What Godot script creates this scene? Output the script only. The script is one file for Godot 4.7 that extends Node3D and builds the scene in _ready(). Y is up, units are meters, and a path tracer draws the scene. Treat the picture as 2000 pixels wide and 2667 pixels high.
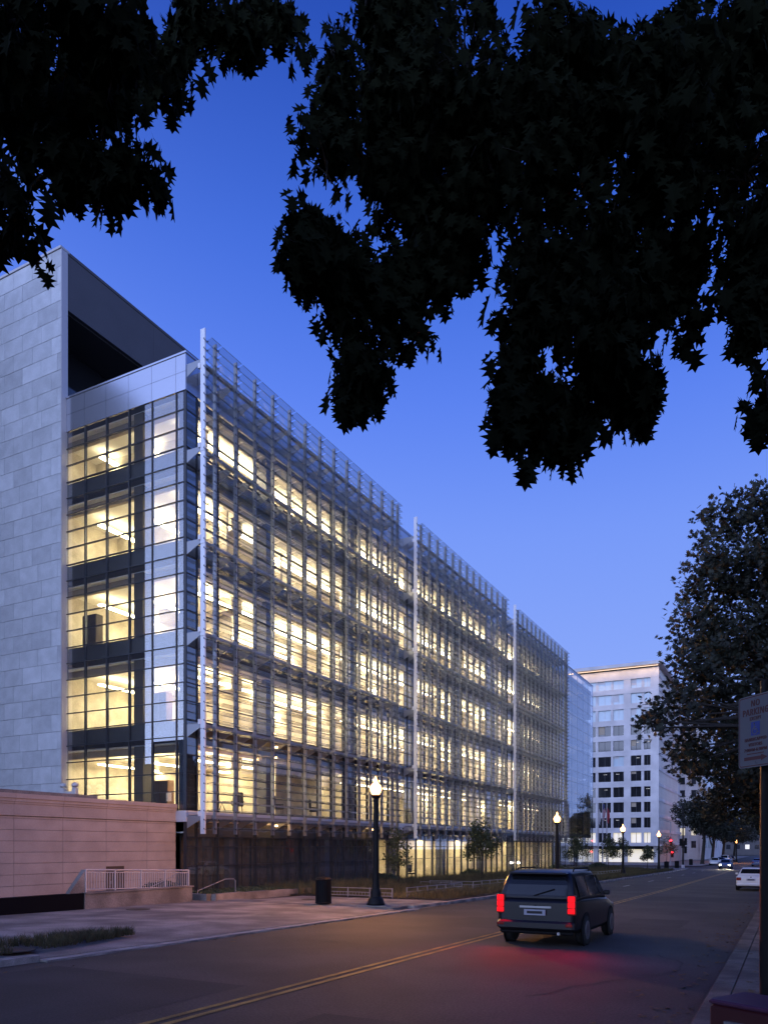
extends Node3D
# Dusk street corner: a glass office block behind louvre screens, street lamps, oaks overhead.

const XG := -24.5      # street glass line
const ZC := -27.06     # corner of the glass block
const MOD := 1.5       # facade module
const XS := -23.35     # line of the louvre fins
const LV := [3.64, 7.83, 12.02, 16.21, 20.40]   # floor levels
const EYE := 1.96
var M := {}
var used := {}
var rng := RandomNumberGenerator.new()


class Geo:
	var v := PackedVector3Array()
	var n := PackedVector3Array()
	var uv := PackedVector2Array()
	var i := PackedInt32Array()

	func quad(a: Vector3, b: Vector3, c: Vector3, d: Vector3) -> void:
		# a b c d counter-clockwise seen from the front
		var k := v.size()
		var nn := (b - a).cross(d - a)
		if nn.length() < 1e-9:
			nn = (c - a).cross(d - a)
		nn = nn.normalized()
		v.append_array([a, b, c, d])
		n.append_array([nn, nn, nn, nn])
		uv.append_array([Vector2(0, 1), Vector2(1, 1), Vector2(1, 0), Vector2(0, 0)])
		i.append_array([k, k + 2, k + 1, k, k + 3, k + 2])

	func tri(a: Vector3, b: Vector3, c: Vector3) -> void:
		var k := v.size()
		var nn := (b - a).cross(c - a).normalized()
		v.append_array([a, b, c])
		n.append_array([nn, nn, nn])
		uv.append_array([Vector2(0, 0), Vector2(1, 0), Vector2(0, 1)])
		i.append_array([k, k + 2, k + 1])

	func box(c: Vector3, s: Vector3, bs := Basis.IDENTITY) -> void:
		var h := s * 0.5
		var p: Array[Vector3] = []
		for k in 8:
			p.append(c + bs * Vector3(h.x if k & 1 else -h.x, h.y if k & 2 else -h.y, h.z if k & 4 else -h.z))
		quad(p[4], p[5], p[7], p[6])
		quad(p[1], p[0], p[2], p[3])
		quad(p[5], p[1], p[3], p[7])
		quad(p[0], p[4], p[6], p[2])
		quad(p[6], p[7], p[3], p[2])
		quad(p[0], p[1], p[5], p[4])

	func span(lo: Vector3, hi: Vector3) -> void:
		box((lo + hi) * 0.5, (hi - lo).abs())

	func bevel(c: Vector3, s: Vector3, b: float) -> void:
		# a box whose edges are cut, as rings along y
		var h := s * 0.5
		var rings: Array = []
		for q in [[-h.y, b], [-h.y + b, 0.0], [h.y - b, 0.0], [h.y, b]]:
			var x: float = h.x - q[1]
			var z: float = h.z - q[1]
			var e := b
			var r := PackedVector3Array([Vector3(-x + e, q[0], z), Vector3(x - e, q[0], z), Vector3(x, q[0], z - e), Vector3(x, q[0], -z + e), Vector3(x - e, q[0], -z), Vector3(-x + e, q[0], -z), Vector3(-x, q[0], -z + e), Vector3(-x, q[0], z - e)])
			for k in r.size():
				r[k] += c
			rings.append(r)
		loft(rings, true)

	func loft(rings: Array, caps := true, smooth := false) -> void:
		# rings run counter-clockwise seen from the far end of the loft
		var m: int = rings[0].size()
		if smooth:
			var k0 := v.size()
			for a in rings.size():
				for k in m:
					var t: Vector3 = rings[a][(k + 1) % m] - rings[a][(k + m - 1) % m]
					var l: Vector3 = rings[mini(a + 1, rings.size() - 1)][k] - rings[maxi(a - 1, 0)][k]
					v.append(rings[a][k])
					n.append(t.cross(l).normalized())
					uv.append(Vector2(float(k) / m, float(a)))
			for a in rings.size() - 1:
				for k in m:
					var p := k0 + a * m + k
					var q := k0 + a * m + (k + 1) % m
					i.append_array([p, q + m, q, p, p + m, q + m])
		else:
			for a in rings.size() - 1:
				for k in m:
					quad(rings[a][k], rings[a][(k + 1) % m], rings[a + 1][(k + 1) % m], rings[a + 1][k])
		if caps:
			var last: PackedVector3Array = rings[-1]
			for k in range(1, m - 1):
				tri(last[0], last[k], last[k + 1])
				tri(rings[0][0], rings[0][k + 1], rings[0][k])

	func tube(pts: Array, radii: Array, sides := 8, caps := true) -> void:
		var rings: Array = []
		var side := Vector3.ZERO
		for a in pts.size():
			var d: Vector3 = (pts[mini(a + 1, pts.size() - 1)] - pts[maxi(a - 1, 0)]).normalized()
			if side == Vector3.ZERO:
				side = d.cross(Vector3.UP if absf(d.y) < 0.9 else Vector3.RIGHT).normalized()
			side = (side - d * side.dot(d)).normalized()
			var up := d.cross(side).normalized()
			var r := PackedVector3Array()
			for k in sides:
				var f := TAU * k / sides
				r.append(pts[a] + (side * cos(f) + up * sin(f)) * radii[a])
			rings.append(r)
		loft(rings, caps, true)

	func bar(a: Vector3, b: Vector3, r: float, sides := 6) -> void:
		tube([a, b], [r, r], sides)

	func lathe(at: Vector3, prof: Array, sides := 20) -> void:
		var rings: Array = []
		for q in prof:
			var r := PackedVector3Array()
			for k in sides:
				var f := -TAU * k / sides
				r.append(at + Vector3(cos(f) * q[0], q[1], sin(f) * q[0]))
			rings.append(r)
		loft(rings, true, true)

	func slab(outline: PackedVector2Array, at: Transform3D, thick: float) -> void:
		# an outline in x-y pushed back along -z
		var ind := Geometry2D.triangulate_polygon(outline)
		var area := 0.0
		for k in outline.size():
			area += outline[k].cross(outline[(k + 1) % outline.size()])
		var o := outline.duplicate()
		if area < 0:
			o.reverse()
			ind = Geometry2D.triangulate_polygon(o)
		for k in range(0, ind.size(), 3):
			var p := o[ind[k]]
			var q := o[ind[k + 1]]
			var r := o[ind[k + 2]]
			if (q - p).cross(r - p) < 0:
				var w := q
				q = r
				r = w
			tri(at * Vector3(p.x, p.y, 0), at * Vector3(q.x, q.y, 0), at * Vector3(r.x, r.y, 0))
			tri(at * Vector3(p.x, p.y, -thick), at * Vector3(r.x, r.y, -thick), at * Vector3(q.x, q.y, -thick))
		for k in o.size():
			var p := o[k]
			var q := o[(k + 1) % o.size()]
			quad(at * Vector3(p.x, p.y, -thick), at * Vector3(q.x, q.y, -thick), at * Vector3(q.x, q.y, 0), at * Vector3(p.x, p.y, 0))

	func mesh(into: ArrayMesh = null) -> ArrayMesh:
		var m := into if into else ArrayMesh.new()
		var a := []
		a.resize(Mesh.ARRAY_MAX)
		a[Mesh.ARRAY_VERTEX] = v
		a[Mesh.ARRAY_NORMAL] = n
		a[Mesh.ARRAY_TEX_UV] = uv
		a[Mesh.ARRAY_INDEX] = i
		m.add_surface_from_arrays(Mesh.PRIMITIVE_TRIANGLES, a)
		return m


# ---------------------------------------------------------------- naming and placing
func numbered(called: String) -> String:
	var k: int = used.get(called, 0)
	used[called] = k + 1
	return called if k == 0 else "%s_%03d" % [called, k]


func tag(o: Node, label := "", category := "", group := "", kind := "") -> Node:
	for q in [["label", label], ["category", category], ["group", group], ["kind", kind]]:
		if q[1]:
			o.set_meta(q[0], q[1])
	return o


func thing(called: String, label: String, category: String, at := Vector3.ZERO, turn := 0.0, group := "") -> Node3D:
	var o := Node3D.new()
	o.name = numbered(called)
	add_child(o)
	o.position = at
	o.rotation.y = turn
	tag(o, label, category, group)
	return o


func put(called: String, mesh: Mesh, mat: Material, parent: Node = self, at := Vector3.ZERO) -> MeshInstance3D:
	var o := MeshInstance3D.new()
	o.mesh = mesh
	o.material_override = mat
	o.position = at
	if parent == self:
		o.name = numbered(called)
	else:
		var k: int = parent.get_meta("_n_" + called) if parent.has_meta("_n_" + called) else 0
		parent.set_meta("_n_" + called, k + 1)
		o.name = called if k == 0 else "%s_%03d" % [called, k]
	parent.add_child(o, true)
	return o


func part(called: String, g: Geo, mat: Material, parent: Node, at := Vector3.ZERO) -> MeshInstance3D:
	return put(called, g.mesh(), mat, parent, at)


func ground_piece(called: String, g: Geo, mat: Material, parent: Node = self) -> MeshInstance3D:
	var o := part(called, g, mat, parent)
	if parent == self:
		o.set_meta("kind", "structure")
	return o


func scatter(called: String, mesh: Mesh, mat: Material, places: Array, parent: Node = self) -> MultiMeshInstance3D:
	var mm := MultiMesh.new()
	mm.transform_format = MultiMesh.TRANSFORM_3D
	mm.mesh = mesh
	mm.instance_count = places.size()
	for k in places.size():
		mm.set_instance_transform(k, places[k])
	var o := MultiMeshInstance3D.new()
	o.multimesh = mm
	o.material_override = mat
	o.name = numbered(called) if parent == self else called
	parent.add_child(o, true)
	o.set_meta("kind", "stuff")
	return o


func dup(src: Node3D, called: String, label: String, at: Vector3, turn := 0.0, group := "") -> Node3D:
	var o: Node3D = src.duplicate()
	o.name = numbered(called)
	add_child(o)
	o.position = at
	o.rotation.y = turn
	o.set_meta("label", label)
	if group:
		o.set_meta("group", group)
	return o


func boxmesh(s: Vector3) -> ArrayMesh:
	var g := Geo.new()
	g.box(Vector3.ZERO, s)
	return g.mesh()


func gz(z: float) -> float:
	# the pavement falls away down the street, less and less
	var d := -z
	if d < 50.0:
		return -0.0133 * d
	if d < 100.0:
		return -0.665 - 0.0100 * (d - 50.0)
	if d < 200.0:
		return -1.165 - 0.005 * (d - 100.0)
	return -1.665 - 0.002 * (d - 200.0)


func strip(g: Geo, x0: float, x1: float, z0: float, z1: float, dy: float) -> void:
	# a sheet that follows the fall of the street; z0 is nearer than z1
	var cuts := [z0]
	for c in [-50.0, -100.0, -200.0]:
		if c < z0 and c > z1:
			cuts.append(c)
	cuts.append(z1)
	for k in cuts.size() - 1:
		var a: float = cuts[k]
		var b: float = cuts[k + 1]
		g.quad(Vector3(x0, gz(a) + dy, a), Vector3(x1, gz(a) + dy, a), Vector3(x1, gz(b) + dy, b), Vector3(x0, gz(b) + dy, b))


func tile(g: Geo, x0: float, x1: float, z0: float, z1: float, dy: float, thick: float, joint := 0.012) -> void:
	# one paving slab with its edges cut
	var a := z0 - joint * 0.5
	var b := z1 + joint * 0.5
	var l := x0 + joint * 0.5
	var r := x1 - joint * 0.5
	var top := [Vector3(l, gz(a) + dy, a), Vector3(r, gz(a) + dy, a), Vector3(r, gz(b) + dy, b), Vector3(l, gz(b) + dy, b)]
	var e := 0.008
	var inn := [Vector3(l + e, gz(a) + dy, a - e), Vector3(r - e, gz(a) + dy, a - e), Vector3(r - e, gz(b) + dy, b + e), Vector3(l + e, gz(b) + dy, b + e)]
	g.quad(inn[0], inn[1], inn[2], inn[3])
	for k in 4:
		var p: Vector3 = top[k] - Vector3(0, e, 0)
		var q: Vector3 = top[(k + 1) % 4] - Vector3(0, e, 0)
		g.quad(p, q, inn[(k + 1) % 4], inn[k])
		g.quad(p - Vector3(0, thick, 0), q - Vector3(0, thick, 0), q, p)


# ---------------------------------------------------------------- materials
func lin(r: float, g: float, b: float, a := 1.0) -> Color:
	var c := Color(r, g, b).linear_to_srgb()
	c.a = a
	return c


func plain(c: Color, rough := 0.7, metal := 0.0) -> StandardMaterial3D:
	var m := StandardMaterial3D.new()
	m.albedo_color = c
	m.roughness = rough
	m.metallic = metal
	return m


func noise_tex(freq: float, lo: Color, hi: Color, sd: int, octaves := 4, size := 512, mid := 0.5) -> NoiseTexture2D:
	var f := FastNoiseLite.new()
	f.seed = sd
	f.noise_type = FastNoiseLite.TYPE_SIMPLEX_SMOOTH
	f.frequency = freq
	f.fractal_octaves = octaves
	var t := NoiseTexture2D.new()
	t.width = size
	t.height = size
	t.seamless = true
	t.noise = f
	var r := Gradient.new()
	r.offsets = PackedFloat32Array([mid - 0.3, mid + 0.3])
	r.colors = PackedColorArray([lo, hi])
	t.color_ramp = r
	return t


func rough_stuff(lo: Color, hi: Color, fine_m: float, coarse_m: float, rough: float, bump: float, sd: int, wear := 0.75) -> StandardMaterial3D:
	# grain repeated every fine_m metres, multiplied by stains repeated every coarse_m metres
	var m := StandardMaterial3D.new()
	m.albedo_texture = noise_tex(0.05, lo, hi, sd, 5)
	m.uv1_triplanar = true
	m.uv1_world_triplanar = true
	m.uv1_scale = Vector3.ONE / fine_m
	m.roughness = rough
	m.detail_enabled = true
	m.detail_blend_mode = BaseMaterial3D.BLEND_MODE_MUL
	m.detail_albedo = noise_tex(0.008, Color(wear, wear, wear), Color(1, 1, 1), sd + 7, 5)
	m.detail_uv_layer = BaseMaterial3D.DETAIL_UV_2
	m.uv2_triplanar = true
	m.uv2_world_triplanar = true
	m.uv2_scale = Vector3.ONE / coarse_m
	if bump > 0.0:
		m.heightmap_enabled = true
		m.heightmap_texture = noise_tex(0.06, Color.BLACK, Color.WHITE, sd + 3, 5)
		m.heightmap_scale = bump
	return m


func glow(c: Color, e: float) -> StandardMaterial3D:
	var m := plain(Color(0.9, 0.9, 0.9), 0.5)
	m.emission_enabled = true
	m.emission = c
	m.emission_energy_multiplier = e
	return m


func make_materials() -> void:
	M.asphalt = rough_stuff(lin(0.036, 0.033, 0.031), lin(0.068, 0.062, 0.058), 1.6, 17.0, 0.82, 0.5, 11, 0.70)
	M.patch = rough_stuff(lin(0.026, 0.025, 0.025), lin(0.044, 0.042, 0.041), 1.3, 11.0, 0.85, 0.5, 15, 0.8)
	M.concrete = rough_stuff(lin(0.25, 0.22, 0.20), lin(0.35, 0.31, 0.28), 1.9, 9.0, 0.85, 0.25, 21, 0.68)
	M.concrete_dark = rough_stuff(lin(0.19, 0.17, 0.16), lin(0.28, 0.255, 0.24), 1.7, 7.0, 0.85, 0.25, 25, 0.7)
	M.kerb = rough_stuff(lin(0.28, 0.265, 0.25), lin(0.40, 0.375, 0.35), 0.9, 4.0, 0.8, 0.3, 31, 0.65)
	M.earth = rough_stuff(lin(0.030, 0.026, 0.018), lin(0.065, 0.052, 0.034), 0.8, 5.0, 0.95, 1.5, 41, 0.7)
	M.stone = []
	for k in 5:
		var f: float = [0.92, 0.98, 1.03, 1.09, 1.18][k]
		M.stone.append(rough_stuff(lin(0.40 * f, 0.42 * f, 0.44 * f), lin(0.44 * f, 0.46 * f, 0.48 * f), 2.6, 3.7 + 0.3 * k, 0.65, 0.03, 51 + k * 9, 0.93))
	M.beige = rough_stuff(lin(0.37, 0.305, 0.275), lin(0.40, 0.335, 0.30), 2.3, 6.0, 0.75, 0.04, 111, 0.92)
	M.precast = rough_stuff(lin(0.52, 0.51, 0.52), lin(0.62, 0.60, 0.60), 3.0, 23.0, 0.8, 0.0, 121, 0.9)
	M.yellow_paint = rough_stuff(lin(0.20, 0.125, 0.03), lin(0.55, 0.34, 0.06), 0.7, 3.0, 0.7, 0.1, 131, 0.7)
	M.white_paint = rough_stuff(lin(0.25, 0.25, 0.25), lin(0.6, 0.6, 0.6), 0.8, 3.0, 0.7, 0.1, 141, 0.7)
	M.bark = rough_stuff(lin(0.020, 0.016, 0.012), lin(0.06, 0.05, 0.04), 0.4, 2.0, 0.95, 2.0, 151, 0.7)
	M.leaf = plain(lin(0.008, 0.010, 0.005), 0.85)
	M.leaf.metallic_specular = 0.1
	M.leaf_mid = rough_stuff(lin(0.011, 0.015, 0.007), lin(0.021, 0.027, 0.010), 2.0, 5.0, 0.7, 0.0, 161, 0.7)
	M.leaf_young = rough_stuff(lin(0.04, 0.055, 0.02), lin(0.085, 0.10, 0.035), 1.0, 5.0, 0.7, 0.0, 165, 0.75)
	M.grass = rough_stuff(lin(0.075, 0.068, 0.025), lin(0.19, 0.165, 0.07), 1.2, 6.0, 0.85, 0.0, 171, 0.6)
	M.cover = rough_stuff(lin(0.030, 0.048, 0.024), lin(0.06, 0.085, 0.04), 1.0, 4.0, 0.75, 0.0, 175, 0.7)
	# metals and paints
	M.fin = plain(lin(0.27, 0.285, 0.31), 0.40, 0.6)
	M.fin_end = plain(lin(0.62, 0.63, 0.66), 0.45, 0.35)
	M.mullion = plain(lin(0.045, 0.048, 0.055), 0.4, 0.6)
	M.panel = plain(lin(0.46, 0.48, 0.53), 0.2, 0.85)
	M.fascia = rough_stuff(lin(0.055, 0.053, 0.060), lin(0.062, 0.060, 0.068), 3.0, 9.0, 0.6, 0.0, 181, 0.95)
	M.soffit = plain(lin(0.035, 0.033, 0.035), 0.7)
	M.jamb = plain(lin(0.40, 0.40, 0.41), 0.5, 0.4)
	M.black_metal = plain(lin(0.008, 0.008, 0.009), 0.6)
	M.black_metal.metallic_specular = 0.25
	M.black_stone = plain(lin(0.006, 0.006, 0.008), 0.8)  # near-black tone for the low wall at the left
	M.black_stone.metallic_specular = 0.15
	M.rail = plain(lin(0.46, 0.44, 0.46), 0.5, 0.2)
	M.galv = plain(lin(0.24, 0.24, 0.26), 0.42, 0.5)
	M.lamp_post = plain(lin(0.009, 0.008, 0.008), 0.5)
	M.lamp_post.metallic_specular = 0.3
	M.red_dark = plain(lin(0.045, 0.006, 0.008), 0.4)
	# glass
	M.pane = StandardMaterial3D.new()
	M.pane.transparency = BaseMaterial3D.TRANSPARENCY_ALPHA
	M.pane.albedo_color = lin(0.10, 0.13, 0.15, 0.10)
	M.pane.roughness = 0.02
	M.pane.metallic_specular = 0.5
	M.coated = StandardMaterial3D.new()
	M.coated.refraction_enabled = true
	M.coated.refraction_scale = 0.105
	M.coated.albedo_color = lin(0.86, 0.90, 0.92, 0.0)
	M.coated.roughness = 0.0
	M.louver = StandardMaterial3D.new()
	M.louver.transparency = BaseMaterial3D.TRANSPARENCY_ALPHA
	M.louver.albedo_color = lin(0.09, 0.17, 0.19, 0.24)
	M.louver.roughness = 0.05
	M.louver.metallic_specular = 0.7
	M.louver_edge = plain(lin(0.10, 0.13, 0.14), 0.3, 0.5)
	M.dark_glass = plain(lin(0.016, 0.017, 0.020), 0.06)
	M.dark_glass.metallic_specular = 0.7
	M.blind_glass = plain(lin(0.46, 0.55, 0.60), 0.12)  # pale blue window tone, against the dark glass of other windows
	M.spandrel = plain(lin(0.075, 0.070, 0.058), 0.3)
	M.column_cover = plain(lin(0.10, 0.10, 0.12), 0.35, 0.3)
	# rooms
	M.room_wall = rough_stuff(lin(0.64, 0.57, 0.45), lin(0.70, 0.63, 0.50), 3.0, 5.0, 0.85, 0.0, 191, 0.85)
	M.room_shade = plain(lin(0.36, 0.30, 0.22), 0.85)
	M.ceiling = plain(lin(0.80, 0.77, 0.68), 0.9)
	M.carpet = plain(lin(0.34, 0.29, 0.22), 0.95)
	M.wood = plain(lin(0.23, 0.12, 0.06), 0.6)
	M.dark_wood = plain(lin(0.05, 0.035, 0.025), 0.6)
	M.office_black = plain(lin(0.012, 0.012, 0.013), 0.6)
	M.curtain = rough_stuff(lin(0.055, 0.046, 0.036), lin(0.115, 0.095, 0.072), 0.9, 3.0, 0.9, 0.0, 195, 0.6)
	M.fixture = glow(Color(1.0, 0.93, 0.75), 24.0)
	M.fixture_dim = glow(Color(1.0, 0.92, 0.70), 9.0)
	M.globe = glow(Color(1.0, 0.70, 0.36), 8.0)
	M.tail = glow(Color(1.0, 0.0, 0.02), 2.2)
	M.tail.albedo_color = lin(0.25, 0.0, 0.0)
	M.signal_red = glow(Color(1.0, 0.04, 0.05), 6.0)
	M.headlight = glow(Color(1.0, 0.95, 0.85), 30.0)
	M.down_light = glow(Color(1.0, 0.78, 0.5), 12.0)
	M.cove = glow(Color(1.0, 0.80, 0.5), 1.6)
	# cars
	M.car_white = plain(lin(0.62, 0.62, 0.60), 0.25)
	M.car_white.clearcoat_enabled = true
	M.car_dark = plain(lin(0.008, 0.008, 0.010), 0.28)
	M.car_blue = plain(lin(0.04, 0.06, 0.13), 0.25)
	M.car_blue.clearcoat_enabled = true
	M.car_silver = plain(lin(0.30, 0.31, 0.33), 0.3, 0.5)
	M.lobby_glow = glow(Color(1.0, 0.92, 0.62), 0.55)
	M.lens_amber = plain(lin(0.35, 0.22, 0.12), 0.2)
	M.lens_white = plain(lin(0.35, 0.36, 0.38), 0.15)
	M.lid = rough_stuff(lin(0.05, 0.04, 0.03), lin(0.10, 0.08, 0.06), 0.5, 2.0, 0.7, 0.2, 201, 0.8)
	M.red_lid = plain(lin(0.07, 0.02, 0.05), 0.35)
	M.sticker = plain(lin(0.10, 0.10, 0.13), 0.6)
	M.fallen = plain(lin(0.10, 0.06, 0.025), 0.8)
	M.corner_post = plain(lin(0.10, 0.11, 0.13), 0.5)
	M.dark_column = plain(lin(0.14, 0.115, 0.085), 0.7)
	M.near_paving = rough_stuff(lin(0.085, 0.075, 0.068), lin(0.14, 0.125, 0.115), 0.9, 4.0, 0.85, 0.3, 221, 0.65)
	M.car_glass = plain(lin(0.010, 0.012, 0.015), 0.05)
	M.tyre = plain(lin(0.010, 0.010, 0.010), 0.85)
	M.rim = plain(lin(0.35, 0.35, 0.36), 0.35, 0.8)
	M.lens_red = plain(lin(0.22, 0.02, 0.012), 0.15)
	M.plate = plain(lin(0.30, 0.31, 0.36), 0.5)
	# sign
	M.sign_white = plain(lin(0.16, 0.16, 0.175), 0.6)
	M.sign_red = plain(lin(0.10, 0.014, 0.014), 0.5)
	M.sign_blue = plain(lin(0.02, 0.05, 0.30), 0.5)
	M.flag_red = plain(lin(0.35, 0.02, 0.03), 0.8)
	M.flag_white = plain(lin(0.55, 0.55, 0.58), 0.8)
	M.flag_blue = plain(lin(0.02, 0.03, 0.16), 0.8)


# ---------------------------------------------------------------- sky
func sky_color(e: float, az_back: float) -> Color:
	# e: degrees above the horizon; az_back: 1 towards the afterglow behind the viewer, 0 opposite
	var hs := [0.0, 12.0, 22.0, 30.0, 38.0, 48.0, 65.0, 90.0]
	var cs := [Color8(150, 178, 252), Color8(138, 168, 250), Color8(118, 153, 248), Color8(90, 130, 240), Color8(64, 108, 220), Color8(38, 78, 182), Color8(30, 58, 152), Color8(26, 50, 135)]
	var c: Color = cs[-1]
	for k in hs.size() - 1:
		if e < hs[k + 1]:
			c = cs[k].lerp(cs[k + 1], clampf((e - hs[k]) / (hs[k + 1] - hs[k]), 0, 1))
			break
	c = c.srgb_to_linear()
	var f := pow(az_back, 2.0) * exp(-pow(maxf(e, 0.0) / 30.0, 1.6))
	return Color(c.r + 1.9 * f, c.g + 2.25 * f, c.b + 3.4 * f)


func make_sky() -> void:
	var im := Image.create(256, 128, false, Image.FORMAT_RGBAF)
	for y in 128:
		var e := 90.0 - (y + 0.5) / 128.0 * 180.0
		for x in 256:
			var az := (x + 0.5) / 256.0 * TAU
			var d := Vector2(sin(az), -cos(az))
			var back := (1.0 + d.dot(Vector2(-0.12, 0.99))) * 0.5
			im.set_pixel(x, y, sky_color(maxf(e, 0.0), back))
	var sm := PanoramaSkyMaterial.new()
	sm.panorama = ImageTexture.create_from_image(im)
	var sky := Sky.new()
	sky.sky_material = sm
	var env := Environment.new()
	env.background_mode = Environment.BG_SKY
	env.sky = sky
	env.tonemap_mode = Environment.TONE_MAPPER_LINEAR
	env.tonemap_exposure = 1.0
	env.sdfgi_enabled = true
	env.ssao_enabled = true
	env.ssil_enabled = true
	var we := WorldEnvironment.new()
	we.name = "world_environment"
	we.environment = env
	add_child(we)


func _ready() -> void:
	rng.seed = 4711
	# camera: level, its lens shifted upwards so that the verticals stay parallel
	var cam := Camera3D.new()
	cam.name = "camera"
	cam.projection = Camera3D.PROJECTION_FRUSTUM
	cam.near = 0.1
	cam.far = 2000.0
	cam.size = 0.1 * 2667.0 / 2000.0
	cam.frustum_offset = Vector2(0.0, 0.1 * (2204.0 - 1333.5) / 2000.0)
	cam.position = Vector3(0, EYE, 0)
	cam.rotation.y = atan(1050.0 / 2000.0)
	cam.current = true
	add_child(cam)
	make_sky()
	var sun := DirectionalLight3D.new()     # the last of the afterglow, behind the viewer
	sun.name = "afterglow"
	sun.light_color = Color(0.86, 0.88, 1.0)
	sun.light_energy = 0.10
	sun.light_angular_distance = 40.0
	sun.rotation_degrees = Vector3(-24, 8, 0)
	sun.shadow_enabled = true
	add_child(sun)
	make_materials()
	make_ground()
	make_office()
	make_stone_block()
	make_screens()
	make_low_building()
	make_far_buildings()
	make_yard()
	make_gardens()
	make_lamps()
	make_street_things()
	make_cars()
	make_sign()
	make_trees()
	for o in find_children("*", "Node", true, false):
		for k in o.get_meta_list():
			if str(k).begins_with("_n_"):
				o.remove_meta(k)


func rebase(root: Node3D, base: Vector3) -> void:
	root.position = base
	for c in root.get_children():
		c.position -= base


func outward(x0: float, x1: float) -> float:
	return (x0 + x1) * 0.5


# ---------------------------------------------------------------- ground
func make_ground() -> void:
	var g := Geo.new()
	strip(g, -900, 900, 60, -1500, -0.30)
	ground_piece("ground", g, M.earth)
	g = Geo.new()
	strip(g, -12.9, -0.95, 45, -1200, -0.13)
	var road := ground_piece("road", g, M.asphalt)
	g = Geo.new()
	g.quad(Vector3(-160, gz(-121) - 0.126, -121), Vector3(-12.9, gz(-121) - 0.126, -121), Vector3(-12.9, gz(-139) - 0.126, -139), Vector3(-160, gz(-139) - 0.126, -139))
	g.quad(Vector3(-0.95, gz(-121) - 0.126, -121), Vector3(120, gz(-121) - 0.126, -121), Vector3(120, gz(-139) - 0.126, -139), Vector3(-0.95, gz(-139) - 0.126, -139))
	ground_piece("cross_street", g, M.asphalt)
	# repairs in the asphalt
	var patches := [[-12.0, -7.6, 9.0, -9.8], [-5.4, -1.4, -3.2, -8.6], [-6.4, -1.2, -38.5, -43.0], [-12.6, -8.0, -31.0, -33.4], [-9.6, -7.4, -21.0, -24.6], [-4.6, -2.8, -24.0, -27.0], [-12.4, -7.2, -52.0, -53.2]]
	for q in patches:
		g = Geo.new()
		strip(g, q[0], q[1], q[2], q[3], -0.1265)
		part("asphalt_patch", g, M.patch, road)
	for x in [-6.98, -6.74]:
		g = Geo.new()
		strip(g, x - 0.055, x + 0.055, 30, -120, -0.122)
		part("yellow_line", g, M.yellow_paint, road)
	for x in [-6.98, -6.74]:
		g = Geo.new()
		strip(g, x - 0.055, x + 0.055, -141, -420, -0.122)
		part("yellow_line", g, M.yellow_paint, road)
	for q in [[-12.7, -120.6, -119.9], [-12.9, -140.2, -139.6]]:
		g = Geo.new()
		strip(g, -12.8, -1.1, q[2], q[1], -0.121)
		part("crosswalk_line", g, M.white_paint, road)
	for k in 7:
		g = Geo.new()
		strip(g, -10.2, -10.05, -44.0 - k * 11.0, -46.6 - k * 11.0, -0.121)
		part("lane_dash", g, M.white_paint, road)
	for k in 22:
		# sealed cracks wander across and along the lanes
		g = Geo.new()
		var p := Vector2(rng.randf_range(-12.2, -1.4), -rng.randf_range(2.0, 62.0))
		var a := rng.randf_range(-0.35, 0.35) + (PI / 2 if k % 3 == 0 else 0.0)
		for n in rng.randi_range(6, 16):
			a += rng.randf_range(-0.5, 0.5)
			var q := p + Vector2(sin(a), -cos(a)) * 0.45
			q.x = clampf(q.x, -12.4, -1.2)
			var s := Vector2(q.y - p.y, p.x - q.x).normalized() * rng.randf_range(0.012, 0.03)
			var c: Array = []
			for e in [p + s, p - s, q - s, q + s]:
				c.append(Vector3(e.x, gz(e.y) - 0.1245, e.y))
			if (c[1] - c[0]).cross(c[3] - c[0]).y < 0:
				c.reverse()
			g.quad(c[0], c[1], c[2], c[3])
			p = q
		part("tar_seam", g, M.patch, road)
	# right-hand kerb and pavement
	var kerb := Node3D.new()
	kerb.name = "kerb_right"
	add_child(kerb)
	kerb.set_meta("kind", "structure")
	var z := 6.0
	while z > -60.0:
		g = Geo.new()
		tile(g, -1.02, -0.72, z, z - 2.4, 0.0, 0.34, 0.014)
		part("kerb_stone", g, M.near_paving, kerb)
		z -= 2.4
	g = Geo.new()
	strip(g, -1.02, -0.72, -60, -121, 0.0)
	g.quad(Vector3(-1.02, gz(-60) - 0.14, -60), Vector3(-1.02, gz(-60), -60), Vector3(-1.02, gz(-121), -121), Vector3(-1.02, gz(-121) - 0.14, -121))
	part("kerb_run", g, M.kerb, kerb)
	var pave := Node3D.new()
	pave.name = "pavement_right"
	add_child(pave)
	pave.set_meta("kind", "structure")
	g = Geo.new()
	strip(g, -0.72, 14, 45, -121, -0.05)
	part("bedding", g, M.earth, pave)
	z = 3.0
	while z > -34.0:
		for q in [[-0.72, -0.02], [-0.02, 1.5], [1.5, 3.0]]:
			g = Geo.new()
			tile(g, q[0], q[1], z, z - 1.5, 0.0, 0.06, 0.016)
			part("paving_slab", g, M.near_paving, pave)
		z -= 1.5
	g = Geo.new()
	strip(g, -0.72, 14, -34, -121, 0.0)
	part("far_paving", g, M.concrete_dark, pave)
	# left-hand pavement: kerb, drive, walk
	kerb = Node3D.new()
	kerb.name = "kerb_left"
	add_child(kerb)
	kerb.set_meta("kind", "structure")
	z = -27.0
	while z > -118.0:
		g = Geo.new()
		tile(g, -13.15, -12.85, z, z - 3.0, 0.0, 0.34, 0.014)
		part("kerb_stone", g, M.kerb, kerb)
		z -= 3.0
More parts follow.
